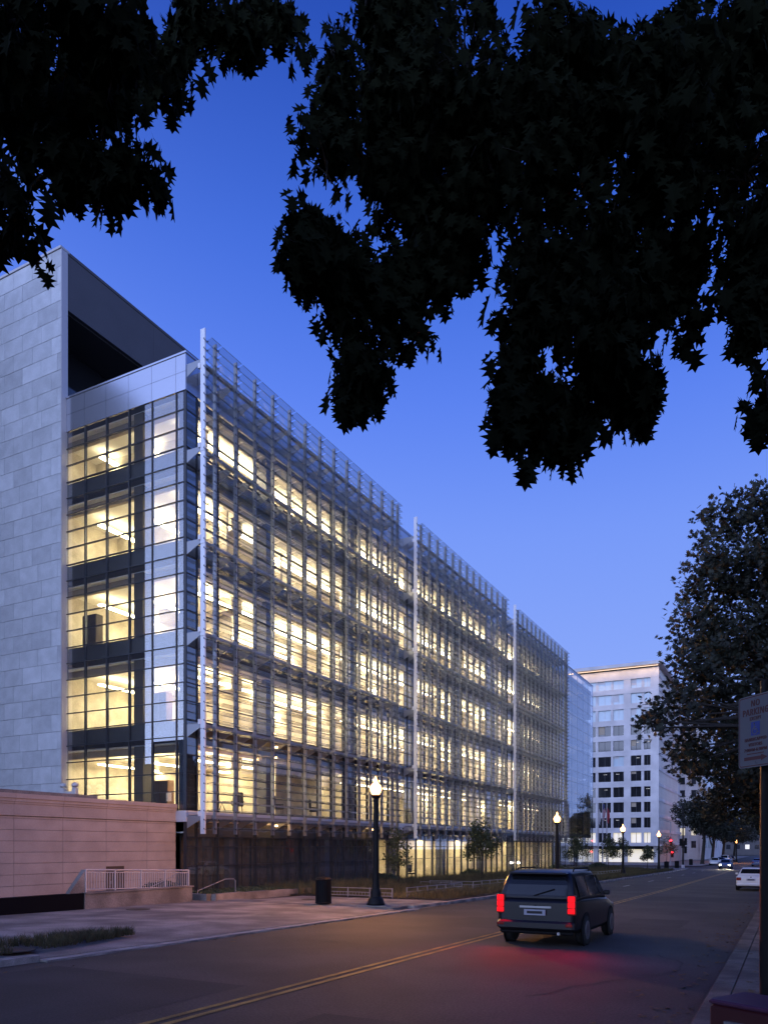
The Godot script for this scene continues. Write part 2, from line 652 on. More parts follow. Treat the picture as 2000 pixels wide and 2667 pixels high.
	for k in 5:
		g = Geo.new()
		tile(g, -12.75 - 0.06 * k, -12.45 - 0.06 * k, 12.0 - k * 4.4, 12.0 - (k + 1) * 4.4, 0.0, 0.34, 0.014)
		part("kerb_stone", g, M.kerb, kerb)
	# the dropped kerb of the drive
	for k in 8:
		g = Geo.new()
		tile(g, -12.78, -12.5, -10.0 - k * 2.1, -10.0 - (k + 1) * 2.1, -0.085, 0.2, 0.012)
		part("kerb_stone", g, M.kerb, kerb)
	var drive := Node3D.new()
	drive.name = "driveway"
	add_child(drive)
	drive.set_meta("kind", "structure")
	g = Geo.new()
	strip(g, -40, -12.7, 40, -30, -0.11)
	part("bedding", g, M.concrete_dark, drive)
	for r in 6:
		for c in 4:
			var x1 := -12.78 - c * 2.45
			var z1 := -9.2 - r * 2.75
			g = Geo.new()
			# the strip next to the road slopes down to the dropped kerb
			var near := -0.075 if c == 0 else -0.02
			var a := Vector3(x1 - 2.44, gz(z1) - 0.02, z1 - 0.006)
			var b := Vector3(x1 - 0.006, gz(z1) + near, z1 - 0.006)
			var d := Vector3(x1 - 0.006, gz(z1 - 2.75) + near, z1 - 2.744)
			var e := Vector3(x1 - 2.44, gz(z1 - 2.75) - 0.02, z1 - 2.744)
			g.quad(a, b, d, e)
			for q in [[a, b], [b, d], [d, e], [e, a]]:
				g.quad(q[0] - Vector3(0, 0.08, 0), q[1] - Vector3(0, 0.08, 0), q[1], q[0])
			part("concrete_slab", g, M.concrete, drive)
	for r in 7:
		for c in 5:
			g = Geo.new()
			tile(g, -13.0 - (c + 1) * 1.75, -13.0 - c * 1.75, 8.0 - r * 2.45, 8.0 - (r + 1) * 2.45, 0.0, 0.1, 0.012)
			part("concrete_slab", g, M.concrete, drive)
	# the walk round the lamp
	var walk := Node3D.new()
	walk.name = "pavement_left"
	add_child(walk)
	walk.set_meta("kind", "structure")
	g = Geo.new()
	strip(g, -24.4, -13.15, -25.7, -122, -0.06)
	part("bedding", g, M.earth, walk)
	for r in 4:
		for c in 6:
			if c == 5 and r > 0:
				continue
			g = Geo.new()
			tile(g, -13.15 - (c + 1) * 1.5, -13.15 - c * 1.5, -25.7 - r * 1.3, -25.7 - (r + 1) * 1.3, 0.0, 0.08, 0.014)
			part("paving_slab", g, M.concrete_dark, walk)
	for zz in [-41.0, -57.0, -72.0, -90.0]:
		for c in 6:
			g = Geo.new()
			tile(g, -13.15 - (c + 1) * 1.6, -13.15 - c * 1.6, zz, zz - 1.7, 0.0, 0.08, 0.014)
			part("paving_slab", g, M.concrete_dark, walk)
	g = Geo.new()
	strip(g, -24.4, -13.15, -108.0, -121.0, 0.0)
	part("corner_paving", g, M.concrete_dark, walk)
	g = Geo.new()
	strip(g, -60, -12.9, -139.0, -330.0, 0.0)
	strip(g, -0.95, 14, -139.0, -330.0, 0.0)
	ground_piece("far_pavement", g, M.concrete_dark)


# ---------------------------------------------------------------- glass office block
func area_light(at: Vector3, size: Vector2, c: Color, e: float, parent: Node, called := "fixture_light") -> void:
	var l := AreaLight3D.new()
	l.name = called
	l.area_size = size
	l.area_normalize_energy = false
	l.light_color = c
	l.light_energy = e
	l.shadow_enabled = true
	l.position = at
	l.rotation_degrees = Vector3(-90, 0, 0)
	parent.add_child(l, true)


func make_office() -> void:
	var b := thing("office_building", "long six-storey glass office block with lit rooms and metal parapet", "building")
	var ez := [ZC, ZC - 0.75]
	while ez.size() < 57:
		ez.append(ez[-1] - MOD)
	var ex := [XG, -25.04, -26.54, -28.04, -29.54, -31.04, -32.4]
	var zend: float = ez[-1]
	var rows := []
	for f in 5:
		for k in (4 if f < 4 else 3):
			rows.append([LV[f] + 0.85 * k, LV[f] + 0.85 * (k + 1) if k < 3 else LV[f] + 3.39, false])
		if f < 4:
			rows.append([LV[f] + 3.39, LV[f + 1], true])
	var grows := [[-0.55, 1.03], [1.03, 1.93], [1.93, 2.38], [2.38, 3.08]]
	var shared := {}
	# panes of the end wall and of the modules next to the corner
	for r in rows:
		for k in 6:
			var s := Vector3(ex[k] - ex[k + 1] - 0.05, r[1] - r[0] - 0.05, 0.03)
			var key := "%.2f_%.2f_x" % [s.x, s.y]
			if not shared.has(key):
				shared[key] = boxmesh(s)
			put("pane", shared[key], M.coated, b, Vector3((ex[k] + ex[k + 1]) * 0.5, (r[0] + r[1]) * 0.5, ZC))
	var thin: Array = []
	var blue: Array = []
	var frows := []
	for k in 15:
		frows.append([3.1 + 1.433 * k, 3.1 + 1.433 * (k + 1), false])
	for k in range(44, 56, 2):
		for r in frows + grows:
			blue.append(Transform3D(Basis.from_scale(Vector3(0.03, r[1] - r[0] - 0.02, ez[k] - ez[k + 2] - 0.02)), Vector3(XG + 0.03, (r[0] + r[1]) * 0.5, (ez[k] + ez[k + 2]) * 0.5)))
	for k in 44:
		var far := false
		for r in rows + grows:
			var h: float = r[1] - r[0] - 0.05
			var w: float = ez[k] - ez[k + 1] - 0.05
			var at := Vector3(XG, (r[0] + r[1]) * 0.5, (ez[k] + ez[k + 1]) * 0.5)
			if k < 6 and r[0] > 3:
				var key := "%.2f_%.2f_z" % [w, h]
				if not shared.has(key):
					shared[key] = boxmesh(Vector3(0.03, h, w))
				put("pane", shared[key], M.coated if k == 0 else M.pane, b, at)
			else:
				(blue if far else thin).append(Transform3D(Basis.from_scale(Vector3(0.03, h, w)), at))
	scatter("glazing", boxmesh(Vector3.ONE), M.pane, thin, b)
	scatter("coated_glazing", boxmesh(Vector3.ONE), M.coated, blue, b)
	# mullions and transoms
	for k in 57:
		var g := Geo.new()
		if k > 44:
			if k % 2 == 0:
				g.span(Vector3(XG - 0.06, -0.6, ez[k] - 0.015), Vector3(XG + 0.05, 24.6, ez[k] + 0.015))
				part("mullion", g, M.mullion, b)
			continue
		g.span(Vector3(XG - 0.115, -0.6, ez[k] - 0.026), Vector3(XG + 0.055, 22.95, ez[k] + 0.026))
		part("mullion", g, M.mullion, b)
	for r in frows:
		var g := Geo.new()
		g.span(Vector3(XG - 0.06, r[0] - 0.013, zend), Vector3(XG + 0.052, r[0] + 0.013, ez[44] - 0.03))
		part("transom", g, M.mullion, b)
	for k in range(1, 7):
		var g := Geo.new()
		g.span(Vector3(ex[k] - 0.026, 3.1, ZC - 0.115), Vector3(ex[k] + 0.026, 22.95, ZC + 0.055))
		part("mullion", g, M.mullion, b)
	for r in rows + grows:
		var g := Geo.new()
		g.span(Vector3(XG - 0.08, r[0] - 0.021, ez[44]), Vector3(XG + 0.045, r[0] + 0.021, ZC))
		if r[0] > 3:
			g.span(Vector3(-32.4, r[0] - 0.022, ZC - 0.08), Vector3(XG + 0.046, r[0] + 0.022, ZC + 0.045))
		part("transom", g, M.mullion, b)
	for f in range(0, 5):
		var y0: float = LV[f] - 0.80 if f > 0 else 2.42
		var y1: float = LV[f] - 0.03 if f > 0 else 3.06
		var g := Geo.new()
		g.span(Vector3(XG - 0.22, y0, ez[44]), Vector3(XG - 0.12, y1, ZC - 0.12))
		if f > 0:
			g.span(Vector3(-32.4, y0, ZC - 0.22), Vector3(XG - 0.222, y1, ZC - 0.12))
		part("spandrel_panel", g, M.spandrel, b)
	# parapet and first-floor band
	for k in 44:
		for q in [[22.96, 23.80], [23.815, 24.62]]:
			var g := Geo.new()
			g.span(Vector3(XG - 0.06, q[0], ez[k + 1] + 0.008), Vector3(XG + 0.06, q[1], ez[k] - 0.008))
			part("parapet_panel", g, M.panel, b)
	for k in 6:
		for q in [[22.96, 23.80], [23.815, 24.62]]:
			var g := Geo.new()
			g.span(Vector3(ex[k + 1] + 0.008, q[0], ZC - 0.055), Vector3(ex[k] - 0.008 + (0.06 if k == 0 else 0.0), q[1], ZC + 0.065))
			part("parapet_panel", g, M.panel, b)
	var g2 := Geo.new()
	g2.span(Vector3(XG - 0.4, 24.63, zend), Vector3(XG + 0.1, 24.72, ZC + 0.1))
	g2.span(Vector3(-32.4, 24.632, ZC - 0.4), Vector3(XG - 0.4, 24.718, ZC + 0.1))
	part("coping", g2, M.panel, b)
	for k in range(0, 44, 2):
		var g := Geo.new()
		g.span(Vector3(XG - 0.05, 3.09, ez[mini(k + 2, 56)] + 0.008), Vector3(XG + 0.07, 3.60, ez[k] - 0.008))
		part("band_panel", g, M.fin_end, b)
	g2 = Geo.new()
	g2.span(Vector3(-25.1, 3.09, ZC - 0.05), Vector3(XG + 0.075, 3.60, ZC + 0.075))
	part("band_panel", g2, M.fin_end, b)
	# floors, ceilings, walls
	for f in 6:
		var y: float = LV[f] if f < 5 else 23.9
		var g := Geo.new()
		g.span(Vector3(-33.5, y - 0.5, zend + 0.1), Vector3(XG - 0.23, y - 0.02, ZC - 0.23))
		part("floor_slab", g, M.carpet if f < 5 else M.fascia, b)
		g = Geo.new()
		g.span(Vector3(-33.5, y - 1.06, zend + 0.1), Vector3(XG - 0.3, y - 1.0, ZC - 0.3))
		part("ceiling", g, M.ceiling, b)
		if f == 5:
			continue
		g = Geo.new()
		g.span(Vector3(-33.7, y, zend), Vector3(-33.5, y + 3.14, ZC - 0.3))
		g.span(Vector3(-33.5, y, zend + 0.1), Vector3(XG - 0.3, y + 3.14, zend + 0.2))
		part("back_wall", g, M.room_wall, b)
		# dropped bulkheads along the glass
		var hd := Geo.new()
		var yb: float = y + (2.60 if f < 4 else 1.86)
		var yt: float = y + (3.13 if f < 4 else 2.44)
		var hs := Geo.new()
		hs.span(Vector3(XG - 0.85, yb + 0.36, ez[44]), Vector3(XG - 0.62, yt, ZC - 0.62))
		part("bulkhead", hs, M.ceiling, b)
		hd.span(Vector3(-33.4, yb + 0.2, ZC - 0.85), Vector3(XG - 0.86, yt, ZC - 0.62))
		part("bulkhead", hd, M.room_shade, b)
		var post := Geo.new()
		post.span(Vector3(XG - 0.50, y - 0.0, ZC - 0.72), Vector3(XG - 0.10, y + (3.38 if f < 4 else 2.5), ZC - 0.12))
		part("corner_post", post, M.corner_post, b)
		# the room behind the end wall
		var corner := Geo.new()
		corner.span(Vector3(-33.5, y, -33.3), Vector3(-28.0, y + 3.12, -33.15))
		corner.span(Vector3(-31.1, y + 2.45, -33.1), Vector3(-26.0, y + 3.12, -32.2))
		part("partition_wall", corner, M.room_wall, b)
		var col := Geo.new()
		col.span(Vector3(-27.98, y, -27.95), Vector3(-27.4, y + (3.13 if f < 4 else 2.44), -27.32))
		part("column", col, M.dark_column, b)
		# rooms along the street
		var zz := -36.0 + 1.5 * f
		while zz > zend + 4.0:
			var wall := Geo.new()
			var deep := -25.6 - rng.randf() * 1.8
			wall.span(Vector3(-33.48, y, zz - 0.07), Vector3(deep, y + 3.12, zz + 0.07))
			part("partition_wall", wall, M.room_wall, b)
			if rng.randf() < 0.6:
				var low := Geo.new()
				var x := -27.5 - rng.randf() * 2.5
				low.span(Vector3(x - 0.06, y, zz - 0.2 - 1.5 * rng.randi_range(2, 5)), Vector3(x + 0.06, y + (3.12 if rng.randf() < 0.55 else 1.5), zz - 0.1))
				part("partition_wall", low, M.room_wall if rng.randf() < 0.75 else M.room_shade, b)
			zz -= MOD * rng.randi_range(3, 7)
		zz = ez[5] - 0.2
		while zz > zend + 1.0:
			var pier := Geo.new()
			pier.span(Vector3(-25.5, y, zz - 0.33), Vector3(-24.85, y + 3.13, zz + 0.33))
			part("column", pier, M.column_cover, b)
			zz -= MOD * 6
		# light fittings in two rows
		var h: float = y + (2.62 if f < 4 else 2.05)
		for k in 8:
			for x in ([-26.7, -29.9] if k else [-26.2, -29.0, -31.9]):
				if k and rng.randf() < 0.1:
					continue
				var z0 := -28.6 - k * 8.0
				var fit := Geo.new()
				fit.box(Vector3(x, h, z0 - 3.6), Vector3(0.30, 0.05, 6.9))
				part("ceiling_light", fit, M.fixture, b)
				area_light(Vector3(x, h - 0.04, z0 - 3.6), Vector2(0.30, 6.9), Color(1.0, 0.93, 0.75), 10.0, b)
		for k in 2:
			var fit := Geo.new()
			fit.box(Vector3(-27.5, h, -96.5 - k * 8.0), Vector3(0.13, 0.05, 3.0))
			part("ceiling_light", fit, M.fixture_dim, b)
			area_light(Vector3(-27.5, h - 0.04, -96.5 - k * 8.0), Vector2(0.13, 3.0), Color(1.0, 0.86, 0.6), 1.0, b)
	# ground floor: curtains drawn near the corner, lit lobby farther on
	var cur := Geo.new()
	var z := ZC - 0.4
	while z > -46.0:
		var w := 0.22 + rng.randf() * 0.10
		cur.box(Vector3(-25.15 + 0.05 * sin(z * 9.0), 0.9, z - w * 0.5), Vector3(0.06, 3.3, w), Basis(Vector3.UP, rng.randf_range(-0.35, 0.35)))
		z -= w
	part("curtain", cur, M.curtain, b)
	var lobby := Geo.new()
	lobby.span(Vector3(-30.2, -1.0, zend), Vector3(-30.0, 2.55, -46.0))
	lobby.span(Vector3(-30.0, -1.0, -46.2), Vector3(-24.7, 2.55, -46.05))
	for q in [-58.0, -66.0, -81.0, -93.0]:
		lobby.span(Vector3(-30.0, -1.0, q - 0.1), Vector3(-25.6, 2.55, q + 0.1))
	part("lobby_wall", lobby, M.room_wall, b)
	var low := Geo.new()
	low.span(Vector3(-33.0, -1.2, zend), Vector3(XG - 0.1, -0.62, ZC - 0.2))
	part("lobby_floor", low, M.carpet, b)
	for k in 6:
		var fit := Geo.new()
		var z0 := -47.5 - k * 7.4
		fit.box(Vector3(-27.0, 2.5, z0 - 3.2), Vector3(0.5, 0.05, 6.0))
		part("ceiling_light", fit, M.fixture_dim, b)
		area_light(Vector3(-27.0, 2.46, z0 - 3.2), Vector2(0.5, 6.0), Color(1.0, 0.92, 0.70), 9.0, b)
	for k in range(3, 56, 6):
		var pier := Geo.new()
		pier.span(Vector3(-25.35, -1.0, ez[k] - 0.28), Vector3(-24.8, 3.0, ez[k] + 0.28))
		part("column", pier, M.column_cover, b)
	rebase(b, Vector3(XG, gz(ZC), ZC))
	furnish()


func furnish() -> void:
	# what stands by the windows
	var c := thing("armchair", "black office chair by a small table in first-floor window near corner", "chair", Vector3(-25.35, LV[0], -31.9), 0.6)
	var g := Geo.new()
	g.bevel(Vector3(0, 0.45, 0), Vector3(0.56, 0.12, 0.54), 0.03)
	part("seat", g, M.office_black, c)
	g = Geo.new()
	g.bevel(Vector3(0, 0.85, -0.26), Vector3(0.54, 0.6, 0.08), 0.03)
	part("backrest", g, M.office_black, c)
	for q in [[-0.24, -0.22], [0.24, -0.22], [-0.24, 0.22], [0.24, 0.22]]:
		g = Geo.new()
		g.bar(Vector3(q[0], 0, q[1]), Vector3(q[0] * 0.9, 0.42, q[1] * 0.9), 0.015)
		part("leg", g, M.office_black, c)
	for s in [-1, 1]:
		g = Geo.new()
		g.box(Vector3(s * 0.3, 0.66, 0), Vector3(0.05, 0.04, 0.42))
		g.box(Vector3(s * 0.3, 0.55, 0.15), Vector3(0.04, 0.2, 0.04))
		part("armrest", g, M.office_black, c)
	dup(c, "armchair", "dark armchair low in the first-floor window, second from the corner", Vector3(-25.4, LV[0], -35.6), 2.4)
	dup(c, "armchair", "dark armchair in first-floor window farther along, third from the corner", Vector3(-25.4, LV[0], -39.3), 2.0)
	dup(c, "armchair", "black office chair in a lit ground-floor window beyond the first screen", Vector3(-25.9, -0.62, -54.0), 1.2)
	var t := thing("side_table", "small thin-legged side table beside the office chair in first-floor window", "table", Vector3(-25.3, LV[0], -30.6))
	g = Geo.new()
	g.lathe(Vector3(0, 0.52, 0), [[0.0, 0], [0.34, 0], [0.34, 0.03], [0.0, 0.03]], 16)
	part("table_top", g, M.office_black, t)
	for k in 4:
		g = Geo.new()
		g.bar(Vector3(cos(k * 1.571) * 0.28, 0, sin(k * 1.571) * 0.28), Vector3(0, 0.5, 0), 0.012)
		part("leg", g, M.office_black, t)
	var i := 0
	for q in [[-31.9, LV[2] + 0.0, -28.3, 1.9, "tall dark shelf behind second-storey end window beside stone wall"], [-27.6, LV[0], -28.9, 1.6, "brown wooden cupboard behind the lowest end-wall window by the column"], [-27.7, LV[1], -28.9, 1.8, "brown wooden cupboard behind end-wall window one storey above the lowest"], [-26.0, LV[1], -29.4, 1.2, "low dark credenza behind end-wall window near the glass corner"]]:
		var s := thing("cupboard", q[4], "cupboard", Vector3(q[0], q[1], q[2]), 0, "")
		g = Geo.new()
		g.bevel(Vector3(0, q[3] * 0.5, 0), Vector3(1.0, q[3], 0.45), 0.015)
		part("carcass", g, M.wood if i % 3 else M.dark_wood, s)
		for e in [-1, 1]:
			g = Geo.new()
			g.box(Vector3(e * 0.245, q[3] * 0.5, 0.235), Vector3(0.46, q[3] - 0.12, 0.02))
			part("door", g, M.dark_wood, s)
		i += 1


# ---------------------------------------------------------------- stone block with the high roof
func make_stone_block() -> void:
	var b := thing("stone_building", "tall pale stone-clad block with deep grey roof canopy beside the glass", "building")
	var zf := -26.72
	var g := Geo.new()
	g.span(Vector3(-62, -1, -62), Vector3(-33.75, 24.0, zf - 0.4))
	g.span(Vector3(-62, -1, zf - 0.39), Vector3(-32.44, 32.1, zf - 0.14))
	g.span(Vector3(-62, 24.0, -100), Vector3(-35.4, 32.0, zf - 0.4))
	part("core_wall", g, M.concrete_dark, b)
	# courses of slabs in broken bond; the slab edges stand at slightly different depths
	var y := 32.12
	var row := 0
	var meshes := {}
	while y > 2.6:
		var h := 0.875 if row % 3 != 2 else 0.86
		var x := -32.42
		var k := 0
		while x > -38.0:
			var w := 1.44
			if k == 0:
				w = [0.70, 0.27, 0.72, 0.27, 1.44][row % 5]
			elif k == 1 and row % 5 == 1:
				w = 1.2
			var key := "%.2f_%.2f" % [w, h]
			if not meshes.has(key):
				var q := Geo.new()
				q.bevel(Vector3.ZERO, Vector3(w - 0.014, h - 0.014, 0.06), 0.006)
				meshes[key] = q.mesh()
			var tone := clampi(int(round(2.0 + rng.randfn(0.0, 1.0))), 0, 4)
			put("stone_slab", meshes[key], M.stone[tone], b, Vector3(x - w * 0.5, y - h * 0.5, zf - 0.04 + rng.randf() * 0.006))
			x -= w
			k += 1
		y -= h
		row += 1
	g = Geo.new()
	g.span(Vector3(-62, -1, zf - 0.2), Vector3(-38.7, 32.0, -15.35))
	part("side_wing", g, M.fascia, b)
	g = Geo.new()
	g.span(Vector3(-38.7, 32.13, zf - 0.5), Vector3(-32.36, 32.24, zf + 0.05))
	part("coping", g, M.jamb, b)
	g = Geo.new()
	g.span(Vector3(-32.42, -0.6, ZC - 0.05), Vector3(-32.36, 32.1, zf + 0.0))
	part("jamb", g, M.jamb, b)
	# the canopy: fascia, its panels, soffit, and the dark glazed wall below
	for k in 11:
		g = Geo.new()
		g.span(Vector3(-32.6, 29.25, ZC - 0.06 - (k + 1) * 6.0 + 0.006), Vector3(-32.40, 32.06, ZC - 0.06 - k * 6.0))
		part("fascia_panel", g, M.fascia, b)
	g = Geo.new()
	g.span(Vector3(-32.62, 32.07, -93.0), Vector3(-32.37, 32.22, ZC - 0.06))
	part("roof_edge", g, M.fascia, b)
	g = Geo.new()
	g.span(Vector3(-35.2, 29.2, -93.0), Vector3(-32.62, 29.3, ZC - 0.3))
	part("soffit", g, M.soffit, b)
	g = Geo.new()
	g.span(Vector3(-35.4, 24.0, -93.0), Vector3(-35.1, 29.2, ZC - 0.3))
	part("upper_wall", g, M.dark_glass, b)
	rebase(b, Vector3(-36, gz(-27), -27))


# ---------------------------------------------------------------- louvre screens
func make_screens() -> void:
	var labels := ["louvre screen nearest the corner, tall fins and glass blades over lit windows", "middle louvre screen of the three, between two bare strips of glass", "farthest louvre screen, next to the bare blue glass end of the block"]
	var offs := [0.0, 0.5]
	while offs.size() < 14:
		offs.append(offs[-1] + 1.0)
	offs.append(13.0)
	# fin: a plate with a narrow flange on its outer edge
	var g := Geo.new()
	g.span(Vector3(-0.18, 2.52, -0.011), Vector3(0.0, 25.15, 0.011))
	g.span(Vector3(0.0, 2.52, -0.04), Vector3(0.018, 25.15, 0.04))
	var fin := g.mesh()
	g = Geo.new()
	for q in [[2.52, 7.3], [7.32, 11.5], [11.52, 15.7], [15.72, 19.9], [19.92, 25.45]]:
		g.box(Vector3(-0.12, (q[0] + q[1]) * 0.5, 0), Vector3(0.26, q[1] - q[0], 0.07))
	for y in LV + [24.0]:
		g.box(Vector3(-0.30, y - 0.2, 0.0), Vector3(0.12, 0.22, 0.16))
	var fin_end := g.mesh()
	# blade of glass in two metal edges
	var blades := []
	for w in [1.5, 0.75]:
		g = Geo.new()
		var tilt := Basis(Vector3.BACK, 0.16)
		var l: float = w - 0.10
		var c: Array = []
		for q in [[-0.18, -1], [0.18, -1], [0.18, 1], [-0.18, 1]]:
			c.append(tilt * Vector3(q[0], 0, -q[1] * l * 0.5))
		g.quad(c[0], c[1], c[2], c[3])
		var m := g.mesh()
		g = Geo.new()
		g.box(tilt * Vector3(0.185, 0, 0), Vector3(0.012, 0.019, l), tilt)
		g.box(tilt * Vector3(-0.185, 0, 0), Vector3(0.012, 0.017, l), tilt)
		g.mesh(m)
		m.surface_set_material(0, M.louver)
		m.surface_set_material(1, M.louver_edge)
		blades.append(m)
	# clip that holds the blades either side of a fin
	g = Geo.new()
	g.box(Vector3(0.05, -0.02, 0), Vector3(0.022, 0.022, 0.28))
	for s in [-1, 1]:
		g.box(Vector3(0.05, 0.01, s * 0.135), Vector3(0.05, 0.05, 0.014))
	var clip := g.mesh()
	# bracket back to the floor edge
	var br := Geo.new()
	br.slab(PackedVector2Array([Vector2(XG + 0.08, -0.52), Vector2(XS - 0.25, -0.12), Vector2(XS - 0.05, -0.08), Vector2(XS - 0.05, 0.06), Vector2(XG + 0.08, 0.06)]), Transform3D(Basis.IDENTITY, Vector3(0, 0, 0.012)), 0.024)
	var bracket := br.mesh()
	var levels := [3.3, 7.5, 11.7, 15.9, 20.1, 24.05]
	for s in 3:
		var b := thing("louver_screen", labels[s], "louver screen", Vector3.ZERO, 0, "louvre screens along the office block")
		var z0 := ZC - MOD * 15 * s
		var clips: Array = []
		var rest: Array = [[], []]
		for k in 15:
			var z: float = z0 - MOD * offs[k]
			put("fin", fin_end if k == 0 else fin, M.fin_end if k == 0 else M.fin, b, Vector3(XS, 0, z))
			for y in levels:
				put("bracket", bracket, M.fin, b, Vector3(0, y, z))
			for r in 55:
				clips.append(Transform3D(Basis.IDENTITY, Vector3(XS, 2.75 + 0.41 * r, z)))
			if k == 14:
				continue
			var half: bool = offs[k + 1] - offs[k] < 0.9
			var mid: float = z - MOD * (offs[k + 1] - offs[k]) * 0.5
			for r in 55:
				var at := Vector3(XS + 0.16, 2.77 + 0.41 * r, mid)
				if s == 0 and k < 5:
					put("louver", blades[1 if half else 0], null, b, at)
				else:
					rest[1 if half else 0].append(Transform3D(Basis.IDENTITY, at))
		scatter("louver_field", blades[0], null, rest[0], b)
		scatter("short_louver_field", blades[1], null, rest[1], b)
		scatter("clip", clip, M.mullion, clips, b)
		for y in levels:
			var q := Geo.new()
			q.span(Vector3(XS - 0.42, y - 0.09, z0 - MOD * 13), Vector3(XS - 0.27, y + 0.07, z0))
			part("beam", q, M.fin, b)
		for y in [3.3, 7.5]:
			var q := Geo.new()
			var x := XG + 0.16
			while x < XS - 0.44:
				q.span(Vector3(x, y + 0.075, z0 - MOD * 13), Vector3(x + 0.018, y + 0.115, z0))
				x += 0.034
			part("catwalk", q, M.galv, b)
		rebase(b, Vector3(XS, 2.52, z0))
	# little lamps under the walkways
	var i := 0
	var who := ["lowest small lamp under the first screen's walkway by the fourth fin", "small lamp under the upper walkway of the first screen, above another lamp", "small lamp just below the upper walkway of the first screen", "small lamp low under the far end of the first screen", "small lamp under the middle screen near its far end"]
	for q in [[3.0, -33.3], [7.15, -33.3], [6.6, -33.25], [3.0, -44.0], [3.0, -63.5]]:
		var l := thing("down_light", who[i], "lamp", Vector3(XS - 0.55, q[0], q[1]))
		g = Geo.new()
		g.lathe(Vector3.ZERO, [[0.0, 0.0], [0.07, 0.0], [0.09, 0.06], [0.03, 0.09], [0.0, 0.09]], 12)
		part("lamp_glass", g, M.down_light, l)
		g = Geo.new()
		g.bar(Vector3(0, 0.09, 0), Vector3(0, 0.25, 0), 0.02)
		part("stem", g, M.mullion, l)
		var o := OmniLight3D.new()
		o.name = "light"
		o.light_color = Color(1, 0.78, 0.5)
		o.light_energy = 0.35
		o.light_size = 0.06
		o.omni_range = 20
		o.omni_attenuation = 2
		o.shadow_enabled = true
		o.position = Vector3(0, 0.04, 0)
		l.add_child(o)
		i += 1


# ---------------------------------------------------------------- low beige building
func make_low_building() -> void:
	var b := thing("low_building", "low beige panelled building with moulded cornice at the left", "building")
	var x := -25.05
	var g := Geo.new()
	g.span(Vector3(-38, -1, ZC + 0.12), Vector3(x - 0.06, 3.75, 8))
	part("core_wall", g, M.concrete_dark, b)
	var joints := [-27.0, -25.2, -22.9, -20.75, -18.6, -16.45, -14.3, -12.1, -9.9, -7.7]
	var y := -0.75
	while y < 3.0:
		var h := minf(0.415, 3.06 - y)
		for k in joints.size() - 1:
			g = Geo.new()
			g.span(Vector3(x - 0.06, y + 0.007, joints[k] + 0.007), Vector3(x + rng.randf() * 0.003, y + h - 0.007, joints[k + 1] - 0.007))
			part("wall_panel", g, M.beige, b)
		y += 0.415
	# frieze, ledge and cornice, cut at the same joints
	for k in joints.size() - 1:
		for q in [[3.09, 3.16, 0.05], [3.165, 3.52, 0.012], [3.525, 3.60, 0.04], [3.605, 3.72, 0.075], [3.725, 3.9, 0.12]]:
			g = Geo.new()
			g.span(Vector3(x - 0.3, q[0], joints[k] + 0.004), Vector3(x + q[2], q[1], joints[k + 1] - 0.004))
			part("cornice_block", g, M.beige, b)
	g = Geo.new()
	g.span(Vector3(-33.0, 3.76, -23.4), Vector3(-26.1, 4.12, -6))
	part("roof_kerb", g, M.concrete_dark, b)
	g = Geo.new()
	g.span(Vector3(x + 0.002, -0.35, -23.85), Vector3(x + 0.03, 1.12, -22.9))
	var d := part("door", g, M.dark_wood, b)
	g = Geo.new()
	g.box(Vector3(x + 0.05, 0.45, -23.1), Vector3(0.06, 0.12, 0.03))
	part("handle", g, M.galv, d)
	rebase(b, Vector3(-26, gz(-20), -20))
	var v := thing("roof_vent", "pair of pale grey vent posts on the low roof by the glass", "vent", Vector3(-31.3, 3.75, -26.3))
	for q in [-0.42, 0.42]:
		g = Geo.new()
		g.bevel(Vector3(q, 0.55, 0), Vector3(0.24, 1.1, 0.24), 0.03)
		g.lathe(Vector3(q, 1.1, 0), [[0.0, 0.0], [0.15, 0.02], [0.17, 0.12], [0.12, 0.22], [0.0, 0.25]], 12)
		part("post", g, M.rail, v)
	g = Geo.new()
	g.box(Vector3(0, 0.85, 0), Vector3(0.7, 0.12, 0.1))
	part("crossbar", g, M.rail, v)


